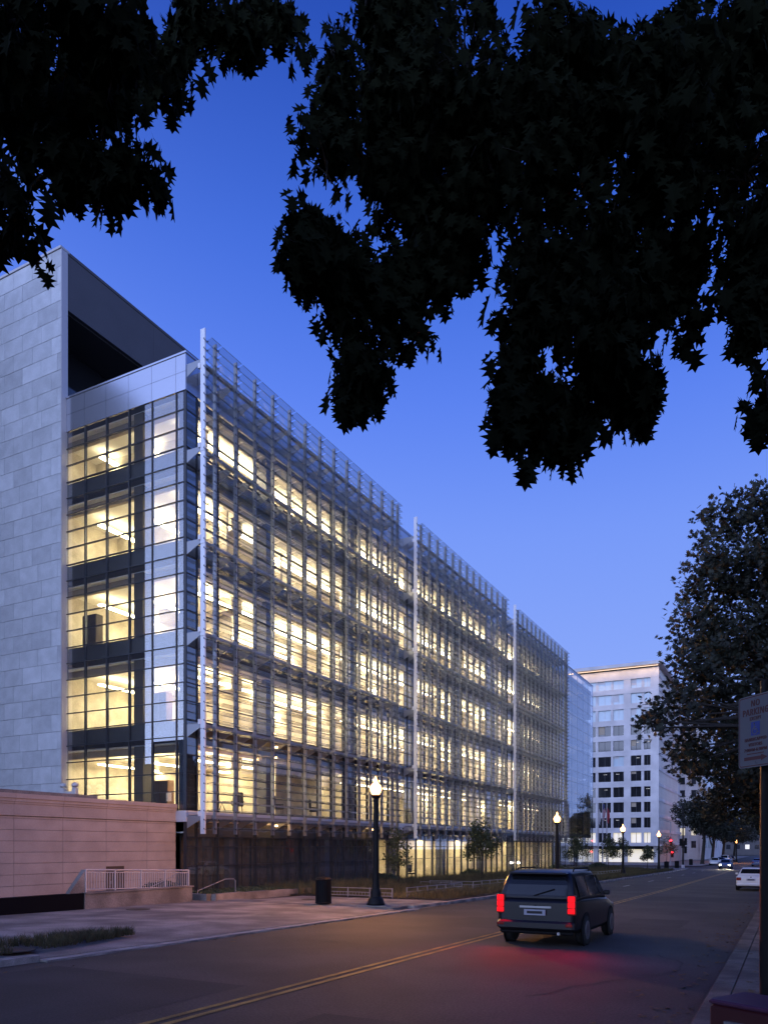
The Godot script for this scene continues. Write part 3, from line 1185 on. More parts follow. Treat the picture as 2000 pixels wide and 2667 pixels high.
# ---------------------------------------------------------------- far buildings
func make_far_buildings() -> void:
	var b := thing("white_office_building", "twelve-storey white precast office block with square windows and lit cornice", "building")
	var zf := -173.6
	var xe := -24.5
	var g := Geo.new()
	g.span(Vector3(-70, -2, -215), Vector3(xe - 0.55, 40.6, zf - 0.55))
	part("core_wall", g, M.precast, b)
	var cols := [[-26.22, -27.57], [-28.13, -30.34], [-31.81, -34.08], [-34.57, -37.33], [-37.92, -40.2], [-40.8, -43.1], [-43.6, -46.4]]
	var rows := [[2.77, 4.9], [6.0, 8.2], [9.4, 11.6], [12.75, 14.95], [16.2, 18.35], [19.55, 21.75], [22.95, 25.15], [26.3, 28.5], [29.7, 32.05], [33.2, 35.4], [36.5, 38.5]]
	# spandrels and piers in front of the recessed glass
	var y0 := 2.3
	for r in rows + [[40.6, 41]]:
		g = Geo.new()
		g.span(Vector3(-70, y0, zf - 0.55), Vector3(xe, r[0], zf))
		part("spandrel", g, M.precast, b)
		y0 = r[1]
	for r in rows:
		var x0 := xe
		for c in cols + [[-70.0, -71.0]]:
			if r[0] > 33 and c != cols[0] and x0 != xe and c != cols[2]:
				g = Geo.new()
				g.span(Vector3(c[0], r[0], zf - 0.5), Vector3(x0, r[1], zf - 0.3))
			else:
				g = Geo.new()
				g.span(Vector3(c[0], r[0], zf - 0.55), Vector3(x0, r[1], zf - 0.03))
			part("pier", g, M.precast, b)
			x0 = c[1]
		for c in cols:
			var light: bool = r[0] > 29 or (r[0] > 19 and r[0] < 20 and c == cols[2])
			g = Geo.new()
			g.span(Vector3(c[1], r[0], zf - 0.5), Vector3(c[0], r[1], zf - 0.42))
			var lit: bool = r[0] < 3 and c != cols[3]
			var w := part("window", g, M.lobby_glow if lit else (M.blind_glass if light else M.dark_glass), b)
			g = Geo.new()
			var m: float = (c[0] + c[1]) * 0.5
			g.span(Vector3(m - 0.04, r[0], zf - 0.42), Vector3(m + 0.04, r[1], zf - 0.38))
			part("frame", g, M.mullion if not light else M.precast, w)
			if not lit and rng.randf() < (0.45 if light else 0.3):
				g = Geo.new()
				var drop: float = (r[1] - r[0]) * rng.randf_range(0.2, 0.8)
				g.span(Vector3(c[1] + 0.05, r[1] - drop, zf - 0.418), Vector3(m - 0.05, r[1], zf - 0.40))
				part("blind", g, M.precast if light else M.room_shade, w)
			if not light and not lit and rng.randf() < 0.25:
				g = Geo.new()
				g.box(Vector3(m + rng.randf_range(-0.4, 0.4), r[1] - 0.5, zf - 0.415), Vector3(0.7, 0.06, 0.01))
				part("ceiling_light", g, M.lobby_glow, w)
	# ground storey: columns, canopy, lit lobby
	for c in [[-24.5, -25.6], [-31.0, -32.0], [-37.4, -38.4], [-44.0, -45.0]]:
		g = Geo.new()
		g.span(Vector3(c[1], -1.9, zf - 0.6), Vector3(c[0], 2.3, zf))
		part("column", g, M.precast, b)
	for c in [[-25.6, -31.0], [-32.0, -37.4], [-38.4, -44.0]]:
		g = Geo.new()
		g.span(Vector3(c[1], -1.5, zf - 0.54), Vector3(c[0], 1.3, zf - 0.50))
		part("lobby_window", g, M.lobby_glow, b)
		g = Geo.new()
		g.span(Vector3(c[1], 1.3, zf - 0.53), Vector3(c[0], 1.99, zf - 0.45))
		part("transom_panel", g, M.dark_glass, b)
	g = Geo.new()
	g.span(Vector3(-60, 2.0, zf - 0.2), Vector3(-23.6, 2.28, zf + 1.6))
	part("canopy", g, M.precast, b)
	# cornice with a cove of light beneath
	g = Geo.new()
	g.span(Vector3(-70, 41.0, -216), Vector3(xe + 0.9, 41.7, zf + 1.5))
	part("cornice", g, M.precast, b)
	g = Geo.new()
	g.span(Vector3(-60, 40.72, zf + 0.9), Vector3(xe, 40.80, zf + 1.1))
	part("cove_light", g, M.cove, b)
	area_light(Vector3(-40, 40.68, zf + 1.0), Vector2(36, 0.2), Color(1, 0.80, 0.5), 9.0, b, "cove_lamp")
	# the side along the street: narrow bays
	var z := zf - 1.8
	while z > -206.0:
		for k in rows.size():
			if k % 5 == 0 and k > 0:
				continue
			var r: Array = rows[k]
			g = Geo.new()
			g.span(Vector3(xe - 0.5, r[0] - 0.6, z - 1.1), Vector3(xe - 0.4, r[1] + 0.4, z))
			part("side_window", g, M.blind_glass if k > 7 else M.dark_glass, b)
		g = Geo.new()
		g.span(Vector3(xe - 0.54, 2.3, z - 1.7), Vector3(xe - 0.1, 40.6, z - 1.1))
		part("side_pier", g, M.precast, b)
		z -= 1.7
	for k in 12:
		g = Geo.new()
		var y: float = [2.3, 4.94, 8.22, 11.75, 15.04, 18.44, 21.85, 25.26, 28.54, 32.45, 35.73, 38.76][k]
		g.span(Vector3(xe - 0.56, y, -214), Vector3(xe - 0.05, y + 0.65, zf - 0.56))
		part("side_band", g, M.precast, b)
	g = Geo.new()
	g.span(Vector3(xe - 0.55, -2, -215), Vector3(xe - 0.2, 2.3, zf - 0.6))
	part("side_base", g, M.beige, b)
	rebase(b, Vector3(-40, gz(-174), -174))
	# the next block down the street
	b = thing("pale_far_building", "paler narrow block farther down the street, half hidden by dark trees", "building")
	g = Geo.new()
	g.span(Vector3(-40, -3, -300), Vector3(-20.6, 37, -226))
	part("core_wall", g, M.precast, b)
	for k in 10:
		for q in [[-22.2, -23.4], [-25.0, -26.6]]:
			g = Geo.new()
			g.span(Vector3(q[1], 1.5 + 3.5 * k, -226.0), Vector3(q[0], 3.4 + 3.5 * k, -225.92))
			part("window", g, M.dark_glass if k != 1 else M.lobby_glow, b)
		for j in 8:
			g = Geo.new()
			g.span(Vector3(-20.6, 1.5 + 3.5 * k, -231.5 - j * 6.0), Vector3(-20.5, 3.6 + 3.5 * k, -228.0 - j * 6.0))
			part("window", g, M.blind_glass, b)
	for q in [-20.4, -24.2, -27.8]:
		g = Geo.new()
		g.span(Vector3(q - 0.8, -2, -226.0), Vector3(q, 36.5, -225.6))
		part("pier", g, M.precast, b)
	g = Geo.new()
	g.span(Vector3(-40.4, 36.6, -300.4), Vector3(-20.2, 37.4, -225.4))
	part("cornice", g, M.precast, b)
	rebase(b, Vector3(-30, gz(-226), -226))
	b = thing("brick_row", "long dark building closing the far end of the street behind trees", "building")
	g = Geo.new()
	g.span(Vector3(-90, -4, -470), Vector3(110, 15, -440))
	part("wall", g, M.fascia, b)
	for k in 3:
		for j in 30:
			g = Geo.new()
			g.span(Vector3(-60 + j * 4.5, 0.5 + k * 4.4, -440), Vector3(-58 + j * 4.5, 2.8 + k * 4.4, -439.9))
			part("window", g, M.dark_glass if (j * 5 + k * 7) % 9 else M.lobby_glow, b)
	g = Geo.new()
	g.span(Vector3(-90.4, 15, -470.4), Vector3(110.4, 15.6, -439.5))
	part("parapet", g, M.fascia, b)
	rebase(b, Vector3(0, gz(-440), -440))
	# the far side of the street, mirrored in the lower windows
	b = thing("opposite_row", "dark brick houses across the street, mirrored in the block's lower windows", "building")
	for k in 8:
		var zh := -16.0 - k * 14.0
		var hh: float = [11.0, 12.5, 10.5, 13.0, 11.5, 12.0, 10.0, 12.5][k]
		g = Geo.new()
		g.span(Vector3(15.0, -3, zh - 13.9), Vector3(27, hh, zh))
		part("wall", g, M.fascia, b)
		for j in 9:
			g = Geo.new()
			var wz := zh - 1.4 - (j % 3) * 4.2
			var wy := 1.0 + (j / 3) * 3.5
			g.span(Vector3(14.9, wy, wz - 1.5), Vector3(15.0, wy + 2.0, wz))
			part("window", g, M.lobby_glow if (j * 5 + k * 3) % 7 == 0 else M.dark_glass, b)
	rebase(b, Vector3(18, gz(-60), -60))
	# the town behind the viewer, mirrored low in the end wall's glass
	b = thing("mirrored_block", "dark low row of town houses mirrored low in the end wall's glass", "building")
	for k in 9:
		var x := -190.0 + k * 15.0
		var hh: float = [19.0, 23.0, 17.0, 21.0, 26.0, 20.0, 16.0, 22.0, 18.0][k]
		g = Geo.new()
		g.span(Vector3(x, -2, 78), Vector3(x + 14.9, hh, 95))
		part("wall", g, M.fascia, b)
		for j in 12:
			g = Geo.new()
			var wx := x + 1.2 + (j % 4) * 3.4
			var wy := 3.0 + (j / 4) * 4.6
			g.span(Vector3(wx, wy, 77.9), Vector3(wx + 1.6, wy + 2.2, 78))
			part("window", g, M.lobby_glow if (j * 7 + k * 3) % 5 == 0 else M.dark_glass, b)
	rebase(b, Vector3(-120, 0, 80))


# ---------------------------------------------------------------- ramp, railing, steps by the low building
func make_yard() -> void:
	var w := thing("retaining_wall", "low concrete wall under the pale railing at the drive's edge", "wall")
	var g := Geo.new()
	g.span(Vector3(-22.3, -0.9, -24.7), Vector3(-22.0, 0.26, -19.15))
	part("wall", g, M.concrete_dark, w)
	g = Geo.new()
	g.span(Vector3(-22.35, 0.262, -24.75), Vector3(-21.95, 0.32, -19.15))
	part("coping", g, M.concrete_dark, w)
	w.set_meta("label", "low bluish concrete wall carrying the pale railing")
	rebase(w, Vector3(-22.1, gz(-22), -22))
	w = thing("dark_parapet", "black low wall at the frame's left edge below beige panels", "wall")
	g = Geo.new()
	g.span(Vector3(-22.4, -0.9, -19.13), Vector3(-22.02, 0.3, 0))
	part("wall", g, M.black_stone, w)
	rebase(w, Vector3(-22.2, gz(-12), -12))
	w = thing("stair_wall", "blue-grey sloping stair wall rising left of the railing", "wall")
	g = Geo.new()
	g.slab(PackedVector2Array([Vector2(0, -0.9), Vector2(0.85, -0.9), Vector2(0.85, 0.2), Vector2(0.06, 1.12), Vector2(0, 1.12)]), Transform3D(Basis(Vector3(0, 0, 1), Vector3.UP, Vector3(-1, 0, 0)), Vector3(-22.32, 0, -19.34)), 0.2)
	part("wall", g, M.concrete, w)
	# railing: posts, two rails, balusters
	var r := thing("railing", "pale metal picket railing along the drive's low wall", "railing")
	var zs := [-19.3, -20.65, -21.95, -23.25, -24.6]
	var top := func(z: float) -> float: return 1.12 + 0.03 * (z + 19.3)
	for z in zs:
		g = Geo.new()
		g.bevel(Vector3(-22.12, (0.3 + top.call(z)) * 0.5 + (-0.15 if z < -24 else 0.0), z), Vector3(0.06, top.call(z) - 0.3 + (0.35 if z < -24 else 0.02), 0.06), 0.008)
		part("post", g, M.rail, r)
	for q in [[0.0, 0.028], [-0.09, 0.018], [-0.70, 0.018]]:
		g = Geo.new()
		g.bar(Vector3(-22.12, top.call(-19.3) + q[0], -19.3), Vector3(-22.12, top.call(-24.6) + q[0], -24.6), q[1], 8)
		part("rail", g, M.rail, r)
	for k in 4:
		for j in range(1, 11):
			var z: float = lerpf(zs[k], zs[k + 1], j / 11.0)
			g = Geo.new()
			g.box(Vector3(-22.12, top.call(z) - 0.395, z), Vector3(0.02, 0.61, 0.02))
			part("baluster", g, M.rail, r)
	rebase(r, Vector3(-22.12, 0.3, -22))
	var hr := thing("handrail", "bent pipe handrail at the steps right of the picket railing", "handrail")
	g = Geo.new()
	g.tube([Vector3(-21.9, -0.5, -27.4), Vector3(-21.9, 0.42, -27.4), Vector3(-21.92, 0.5, -27.3), Vector3(-22.0, 0.5, -26.8), Vector3(-22.4, 0.05, -25.5), Vector3(-22.4, -0.5, -25.4)], [0.022, 0.022, 0.022, 0.022, 0.022, 0.022], 8)
	part("pipe", g, M.galv, hr)
	rebase(hr, Vector3(-22, gz(-27), -26.5))
	hr = thing("handrail", "short handrail behind the railing above a dark shrub", "handrail")
	g = Geo.new()
	g.tube([Vector3(-23.4, -0.5, -25.9), Vector3(-23.4, 0.75, -25.9), Vector3(-23.4, 0.8, -25.4), Vector3(-23.4, 0.2, -23.6)], [0.022, 0.022, 0.022, 0.022], 8)
	part("pipe", g, M.galv, hr)
	rebase(hr, Vector3(-23.4, gz(-25), -25))
	# planter edge before the curtained windows
	w = thing("planter_kerb", "long low concrete kerb round the green bed below curtained windows", "kerb")
	for k in 5:
		g = Geo.new()
		g.span(Vector3(-21.75, -0.9, -25.6 - (k + 1) * 1.9 + 0.006), Vector3(-21.5, gz(-26 - 2 * k) + 0.27, -25.6 - k * 1.9))
		part("kerb_block", g, M.concrete, w)
	g = Geo.new()
	g.span(Vector3(-24.2, -0.9, -25.6), Vector3(-21.76, -0.08, -25.3))
	part("kerb_block", g, M.concrete, w)
	rebase(w, Vector3(-22, gz(-30), -30))
	g = Geo.new()
	g.span(Vector3(-24.4, -1.0, -37), Vector3(-21.77, -0.25, -25.62))
	ground_piece("planting_soil", g, M.earth)
	# lids in the ground
	for q in [[-20.4, -20.1, 0.42, "rusty round cover in the concrete drive near the wall", -0.016], [-13.75, -10.2, 0.42, "round manhole cover on the verge by the road at the left", 0.004], [-18.6, -28.3, 0.3, "small round cover in the paving behind the bin", 0.004]]:
		var m := thing("manhole_cover", q[3], "manhole cover", Vector3(q[0], gz(q[1]) + q[4], q[1]))
		g = Geo.new()
		g.lathe(Vector3.ZERO, [[0.0, 0.0], [q[2], 0.0], [q[2], 0.012], [q[2] - 0.03, 0.016], [0.0, 0.016]], 28)
		part("lid", g, M.lid, m)
		g = Geo.new()
		for k in 5:
			g.box(Vector3(0, 0.014, (k - 2) * 0.11), Vector3(q[2] * 1.2, 0.008, 0.03))
		part("rib", g, M.lid, m)


# ---------------------------------------------------------------- gardens
func tuft_mesh(blades: int, h: float, spread: float, w: float) -> ArrayMesh:
	var g := Geo.new()
	for k in blades:
		var a := rng.randf() * TAU
		var r := rng.randf() * spread * 0.5
		var base := Vector3(cos(a) * r, 0, sin(a) * r)
		var lean := Vector3(cos(a + rng.randf_range(-0.6, 0.6)), 0, sin(a + rng.randf_range(-0.6, 0.6))) * spread * rng.randf_range(0.3, 1.0)
		var hh := h * rng.randf_range(0.6, 1.1)
		var side := Vector3(-sin(a), 0, cos(a)) * w
		var mid := base + lean * 0.35 + Vector3(0, hh * 0.65, 0)
		g.tri(base - side, base + side, mid + side * 0.7)
		g.tri(base - side, mid + side * 0.7, mid - side * 0.7)
		g.tri(mid - side * 0.7, mid + side * 0.7, base + lean + Vector3(0, hh, 0))
	return g.mesh()


func oak_leaf(g: Geo, at: Transform3D, s: float) -> void:
	var half := [Vector2(0.02, 0.0), Vector2(0.10, 0.13), Vector2(0.40, 0.11), Vector2(0.18, 0.32), Vector2(0.56, 0.42), Vector2(0.20, 0.57), Vector2(0.42, 0.82), Vector2(0.15, 0.80), Vector2(0.0, 1.06)]
	for sgn in [-1.0, 1.0]:
		for k in half.size() - 1:
			var p: Vector2 = half[k]
			var q: Vector2 = half[k + 1]
			var a := at * (Vector3(p.x * sgn, p.y, -0.25 * p.x) * s)
			var b := at * (Vector3(q.x * sgn, q.y, -0.25 * q.x) * s)
			var c := at * (Vector3(0, q.y, 0) * s)
			var d := at * (Vector3(0, p.y, 0) * s)
			if sgn > 0:
				g.tri(a, b, c)
				g.tri(a, c, d)
			else:
				g.tri(b, a, c)
				g.tri(c, a, d)


func spray_mesh(count: int, size: float, reach: float, droop: float) -> ArrayMesh:
	# a twig's worth of lobed leaves
	var g := Geo.new()
	for k in count:
		var dir := Vector3(rng.randf_range(-1, 1), rng.randf_range(-1, 1) - droop, rng.randf_range(-1, 1)).normalized()
		var x := dir.cross(Vector3(rng.randf_range(-1, 1), rng.randf_range(-1, 1), rng.randf_range(-1, 1))).normalized()
		var bs := Basis(x, dir, x.cross(dir))
		var at := Vector3(rng.randf_range(-1, 1), rng.randf_range(-1, 1), rng.randf_range(-1, 1)) * reach
		oak_leaf(g, Transform3D(bs, at), size * rng.randf_range(0.75, 1.2))
	return g.mesh()


func simple_spray(count: int, size: float, reach: float) -> ArrayMesh:
	var g := Geo.new()
	for k in count:
		var dir := Vector3(rng.randf_range(-1, 1), rng.randf_range(-1, 0.6), rng.randf_range(-1, 1)).normalized()
		var x := dir.cross(Vector3(rng.randf_range(-1, 1), rng.randf_range(-1, 1), rng.randf_range(-1, 1))).normalized()
		var at := Vector3(rng.randf_range(-1, 1), rng.randf_range(-1, 1), rng.randf_range(-1, 1)) * reach
		var s := size * rng.randf_range(0.7, 1.2)
		g.quad(at, at + (dir * 0.5 + x * 0.34) * s, at + dir * s, at + (dir * 0.5 - x * 0.34) * s)
	return g.mesh()


func turned(at: Vector3, s: float) -> Transform3D:
	return Transform3D(Basis(Vector3.UP, rng.randf() * TAU).scaled(Vector3.ONE * s), at)


func fence(label: String, pts: Array) -> void:
	var f := thing("garden_fence", label, "fence", Vector3.ZERO, 0, "low fences round the planting beds")
	for k in pts.size() - 1:
		var a: Vector3 = pts[k]
		var b: Vector3 = pts[k + 1]
		var n := maxi(1, int(round(a.distance_to(b) / 1.4)))
		for j in n + 1:
			if j == n and k < pts.size() - 2:
				continue
			var p := a.lerp(b, float(j) / n)
			var g := Geo.new()
			g.bevel(p + Vector3(0, 0.22, 0), Vector3(0.045, 0.48, 0.045), 0.006)
			part("post", g, M.galv, f)
		for h in [0.43, 0.24, 0.09]:
			var g := Geo.new()
			g.bar(a + Vector3(0, h, 0), b + Vector3(0, h, 0), 0.017, 6)
			part("rail", g, M.galv, f)
		var m := int(a.distance_to(b) / 0.16)
		var bars := Geo.new()
		for j in m:
			var p := a.lerp(b, (j + 0.5) / m)
			bars.box(p + Vector3(0, 0.165, 0), Vector3(0.012, 0.15, 0.012))
		part("lattice", bars, M.galv, f)
	rebase(f, pts[0])


func make_gardens() -> void:
	var beds := [[-31.0, -41.0], [-42.7, -57.0], [-58.7, -72.0], [-73.7, -90.0], [-91.7, -108.0]]
	var soil := Geo.new()
	for q in beds:
		strip(soil, -24.3, -13.17, q[0], q[1], 0.03)
	ground_piece("bed_soil", soil, M.earth)
	# grasses: low by the kerb, taller towards the windows
	var tall := tuft_mesh(16, 0.62, 0.26, 0.006)
	var short := tuft_mesh(14, 0.30, 0.18, 0.007)
	var a: Array = []
	var b: Array = []
	for q in beds:
		var area: float = (q[0] - q[1]) * 11.0
		for k in int(area * 16):
			var x := rng.randf_range(-24.2, -13.3)
			var z := rng.randf_range(q[1] + 0.1, q[0] - 0.15)
			if x < -16.8 and x > -23.8:
				a.append(turned(Vector3(x, gz(z) + 0.03, z), rng.randf_range(0.6, 1.15) * (1.0 if x < -19 else 0.75)))
			else:
				b.append(turned(Vector3(x, gz(z) + 0.03, z), rng.randf_range(0.6, 1.2)))
	var o := scatter("ornamental_grass", tall, M.grass, a)
	tag(o, "tall feathery grass filling the beds before the lit ground floor", "grass")
	o = scatter("lawn_grass", short, M.grass, b)
	tag(o, "short rough grass between low fences and street kerb", "grass")
	# verge at the left, by the manhole
	b = []
	for k in 900:
		var t := rng.randf()
		var z := lerpf(-7.5, -13.6, t)
		var x := -13.9 + rng.randf_range(-1.0, 0.75) * (1.0 - 0.75 * pow(t, 3.0)) - 0.2 * t
		if Vector2(x + 13.75, z + 10.2).length() < 0.55 and z > -10.6:
			continue
		b.append(turned(Vector3(x, gz(z) + 0.01, z), rng.randf_range(0.3, 0.85)))
	for k in 260:
		b.append(turned(Vector3(rng.randf_range(-19.3, -17.2), gz(-11) + 0.0, rng.randf_range(-10.9, -11.6)), rng.randf_range(0.2, 0.5)))
	o = scatter("verge_grass", short, M.grass, b)
	tag(o, "patchy grass and weeds on the verge beside the drive", "grass")
	# ground cover by the curtained windows
	var cover := simple_spray(12, 0.13, 0.14)
	a = []
	for k in 2600:
		var z := rng.randf_range(-25.8, -36.8)
		a.append(turned(Vector3(rng.randf_range(-24.2, -21.85), -0.22 + rng.randf() * 0.22 + gz(z) * 0.3, z), rng.randf_range(0.7, 1.3)))
	o = scatter("ground_cover", cover, M.cover, a)
	tag(o, "dense low green ground cover in the bed below dark curtains", "plants")
	var litter: Array = []
	for k in 520:
		var z := -rng.randf_range(3.0, 40.0)
		var x := -1.1 - absf(rng.randfn()) * 0.5 if k % 3 else rng.randf_range(-0.7, 1.4)
		if k % 5 == 0:
			x = -12.6 + absf(rng.randfn()) * 0.6
		litter.append(Transform3D(Basis.from_euler(Vector3(-PI / 2 + rng.randf_range(-0.3, 0.3), rng.randf() * TAU, 0)) * Basis(Vector3.BACK, rng.randf() * TAU).scaled(Vector3.ONE * rng.randf_range(0.6, 1.1)), Vector3(x, gz(z) + (-0.105 if x < -1.03 else 0.02), z)))
	var lg := Geo.new()
	oak_leaf(lg, Transform3D.IDENTITY, 0.11)
	o = scatter("fallen_leaves", lg.mesh(), M.fallen, litter)
	tag(o, "brown fallen oak leaves along kerbs and near pavement", "leaves")
	# rounded shrubs
	var who := ["dark round shrub behind the picket railing", "low dark shrub at the glass beyond the street lamp", "broad clipped shrub at the glass below the middle screen", "dark shrub at the glass near the flag poles' end", "long low shrub before the far end of the block"]
	var i := 0
	for q in [[-23.6, -24.7, 0.95], [-23.3, -44.5, 0.8], [-23.4, -60.5, 0.85], [-23.2, -86.0, 0.9], [-21.5, -100.0, 1.1]]:
		var s := thing("shrub", who[i], "shrub", Vector3(q[0], gz(q[1]) + (0.0 if i else -0.1), q[1]))
		var pl: Array = []
		for k in 520:
			var d := Vector3(rng.randfn(), rng.randfn(), rng.randfn()).normalized() * pow(rng.randf(), 0.4)
			pl.append(turned(Vector3(d.x * q[2], 0.45 * q[2] + d.y * 0.5 * q[2], d.z * q[2] * (1.0 if i < 4 else 2.5)), rng.randf_range(0.6, 1.1)))
		scatter("foliage", cover, M.cover, pl, s)
		var g := Geo.new()
		g.bar(Vector3(0, -0.2, 0), Vector3(0, 0.4, 0), 0.04)
		part("stem", g, M.bark, s)
		i += 1
	# low fences
	fence("low steel fence nearest the black bin, at the paving's edge", [Vector3(-19.4, gz(-31), -31.1), Vector3(-15.9, gz(-31), -31.1)])
	fence("low steel fence round the second bed, pale corner towards the drive", [Vector3(-19.3, gz(-42.8), -42.8), Vector3(-16.5, gz(-42.8), -42.8), Vector3(-16.5, gz(-50), -50.0)])
	fence("dark low fence along the first bed behind the near lamp", [Vector3(-15.8, gz(-32), -32.4), Vector3(-16.3, gz(-40.5), -40.5), Vector3(-19.0, gz(-40.8), -40.8)])
	fence("low steel fence at the third bed, beside the second lamp", [Vector3(-18.5, gz(-58.8), -58.8), Vector3(-16.4, gz(-58.8), -58.8), Vector3(-16.4, gz(-71), -71.0)])
	fence("low steel fence at the fourth bed, between second and third lamp", [Vector3(-18.3, gz(-73.8), -73.8), Vector3(-15.9, gz(-73.8), -73.8), Vector3(-15.9, gz(-86), -86.0)])
	# young trees
	var ty := ["slim young tree just right of the near street lamp", "leafy young tree before the middle screen's lit windows", "young tree near the second lamp at the bare glass end", "young tree left of the flag poles", "young tree among the flag poles", "little round tree beside the fourth lamp", "thin tree by the traffic signal"]
	i = 0
	for q in [[-20.0, -39.9, 3.6, 0.9], [-19.6, -52.5, 4.6, 1.35], [-19.0, -78.2, 4.2, 1.4], [-19.0, -93.8, 4.3, 1.3], [-20.0, -108.7, 4.4, 1.4], [-18.0, -116.4, 3.2, 1.1], [-18.5, -140.1, 5.0, 1.8]]:
		tree("young_tree", ty[i], "tree", Vector3(q[0], gz(q[1]), q[1]), q[2], 0.045, [[Vector3(0.1 * sin(q[1]), q[2] * 0.80, 0), Vector3(q[3] * 0.6, q[2] * 0.24, q[3] * 0.6)], [Vector3(0.45 * q[3], q[2] * 0.58, 0.2), Vector3(q[3] * 0.6, q[2] * 0.2, q[3] * 0.7)], [Vector3(-0.4 * q[3], q[2] * 0.5, -0.2), Vector3(q[3] * 0.65, q[2] * 0.17, q[3] * 0.6)]], 420 if i else 210, simple_spray(9, 0.15, 0.16), M.leaf_young, "young trees in the planting beds")
		i += 1


func tree(called: String, label: String, category: String, at: Vector3, h: float, r: float, blobs: Array, n: int, spray: Mesh, mat: Material, group := "") -> Node3D:
	var t := thing(called, label, category, at, 0, group)
	var g := Geo.new()
	g.tube([Vector3(0, -0.2, 0), Vector3(0, 0.3, 0), Vector3(r, h * 0.35, 0), Vector3(-r * 0.5, h * 0.75, r)], [r * 1.5, r, r * 0.8, r * 0.25], 9)
	part("trunk", g, M.bark, t)
	g = Geo.new()
	for q in blobs:
		var c: Vector3 = q[0]
		var s := Vector3(0, h * rng.randf_range(0.28, 0.5), 0)
		g.tube([s, s.lerp(c, 0.5) + Vector3(0, h * 0.03, 0), c], [r * 0.45, r * 0.28, r * 0.08], 6)
		for k in 3:
			var d := Vector3(rng.randf_range(-1, 1), rng.randf_range(-0.6, 0.8), rng.randf_range(-1, 1)).normalized()
			g.tube([s.lerp(c, 0.7), c + d * (q[1] as Vector3) * 0.8], [r * 0.18, r * 0.04], 5)
	part("branches", g, M.bark, t)
	var vol := 0.0
	for q in blobs:
		vol += q[1].x * q[1].y * q[1].z
	var pl: Array = []
	for q in blobs:
		for k in int(n * q[1].x * q[1].y * q[1].z / vol):
			# leaves sit in sub-clumps near the outside of each mass
			var d := Vector3(rng.randfn(), rng.randfn(), rng.randfn()).normalized()
			var p: Vector3 = q[0] + d * (q[1] as Vector3) * pow(rng.randf(), 0.45)
			var lump := sin(p.x * 2.1 + at.z) + sin(p.y * 2.6 + at.x) + sin(p.z * 2.3)
			if lump < -0.9 and rng.randf() < 0.8:
				continue
			pl.append(Transform3D(Basis.from_euler(Vector3(rng.randf_range(-0.6, 0.6), rng.randf() * TAU, rng.randf_range(-0.6, 0.6))).scaled(Vector3.ONE * rng.randf_range(0.7, 1.25)), p))
	scatter("crown", spray, mat, pl, t)
	return t


# ---------------------------------------------------------------- street lamps
func make_lamps() -> void:
	var who := ["globe street lamp nearest, beside the black litter bin", "second globe street lamp, before the last louvre screen's end", "third globe street lamp, before the white building's ground floor", "fourth globe street lamp, just left of the red traffic signal"]
	var first: Node3D
	var i := 0
	for z in [-26.64, -53.5, -77.9, -101.7]:
		var x := -14.35
		if i == 0:
			var l := thing("street_lamp", who[0], "street lamp", Vector3.ZERO, 0, "globe lamps along the kerb")
			var g := Geo.new()
			g.lathe(Vector3.ZERO, [[0.0, 0.0], [0.36, 0.0], [0.36, 0.06], [0.33, 0.10], [0.30, 0.24], [0.24, 0.30], [0.21, 0.36], [0.22, 0.50], [0.19, 0.56], [0.165, 0.62]], 16)
			part("base", g, M.lamp_post, l)
			g = Geo.new()
			g.lathe(Vector3.ZERO, [[0.165, 0.62], [0.15, 0.72], [0.16, 0.78], [0.135, 0.84], [0.12, 1.6], [0.10, 3.2], [0.085, 4.05], [0.11, 4.08], [0.11, 4.14], [0.08, 4.17]], 16)
			part("pole", g, M.lamp_post, l)
			for k in 8:
				g = Geo.new()
				var f := TAU * k / 8
				g.bar(Vector3(cos(f) * 0.128, 0.86, sin(f) * 0.128), Vector3(cos(f) * 0.083, 4.0, sin(f) * 0.083), 0.014, 5)
				part("flute", g, M.lamp_post, l)
			g = Geo.new()
			g.lathe(Vector3.ZERO, [[0.08, 4.17], [0.15, 4.22], [0.18, 4.30], [0.17, 4.335]], 16)
			part("cup", g, M.lamp_post, l)
			g = Geo.new()
			g.lathe(Vector3(0, -4.55, 0), [[0.13, 4.34], [0.19, 4.42], [0.235, 4.54], [0.235, 4.62], [0.20, 4.70], [0.14, 4.76], [0.10, 4.80]], 20)
			part("globe", g, M.globe, l, Vector3(0, 4.55, 0))
			g = Geo.new()
			g.lathe(Vector3.ZERO, [[0.10, 4.802], [0.085, 4.83], [0.07, 4.92], [0.03, 5.0], [0.035, 5.03], [0.0, 5.09]], 14)
			part("globe_cap", g, M.globe, l)
			var o := OmniLight3D.new()
			o.name = "lamp_light"
			o.light_color = Color(1.0, 0.66, 0.34)
			o.light_energy = 62.0
			o.light_size = 0.16
			o.omni_range = 120
			o.omni_attenuation = 2
			o.shadow_enabled = true
			o.position = Vector3(0, 4.57, 0)
			l.add_child(o)
			l.position = Vector3(x, gz(z), z)
			first = l
		else:
			var d := dup(first, "street_lamp", who[i], Vector3(x, gz(z), z), 0.3 * i, "globe lamps along the kerb")
			d.scale = Vector3.ONE
		i += 1
	# the far one down the street, among the trees
	var d := dup(first, "street_lamp", "small far street lamp glowing among dark trees down the street", Vector3(-5.9, gz(-190), -190), 0, "")
	d.remove_meta("group")
	d.position.x = -14.4 + 1.0
	d.position = Vector3(-10.2, gz(-190), -190)


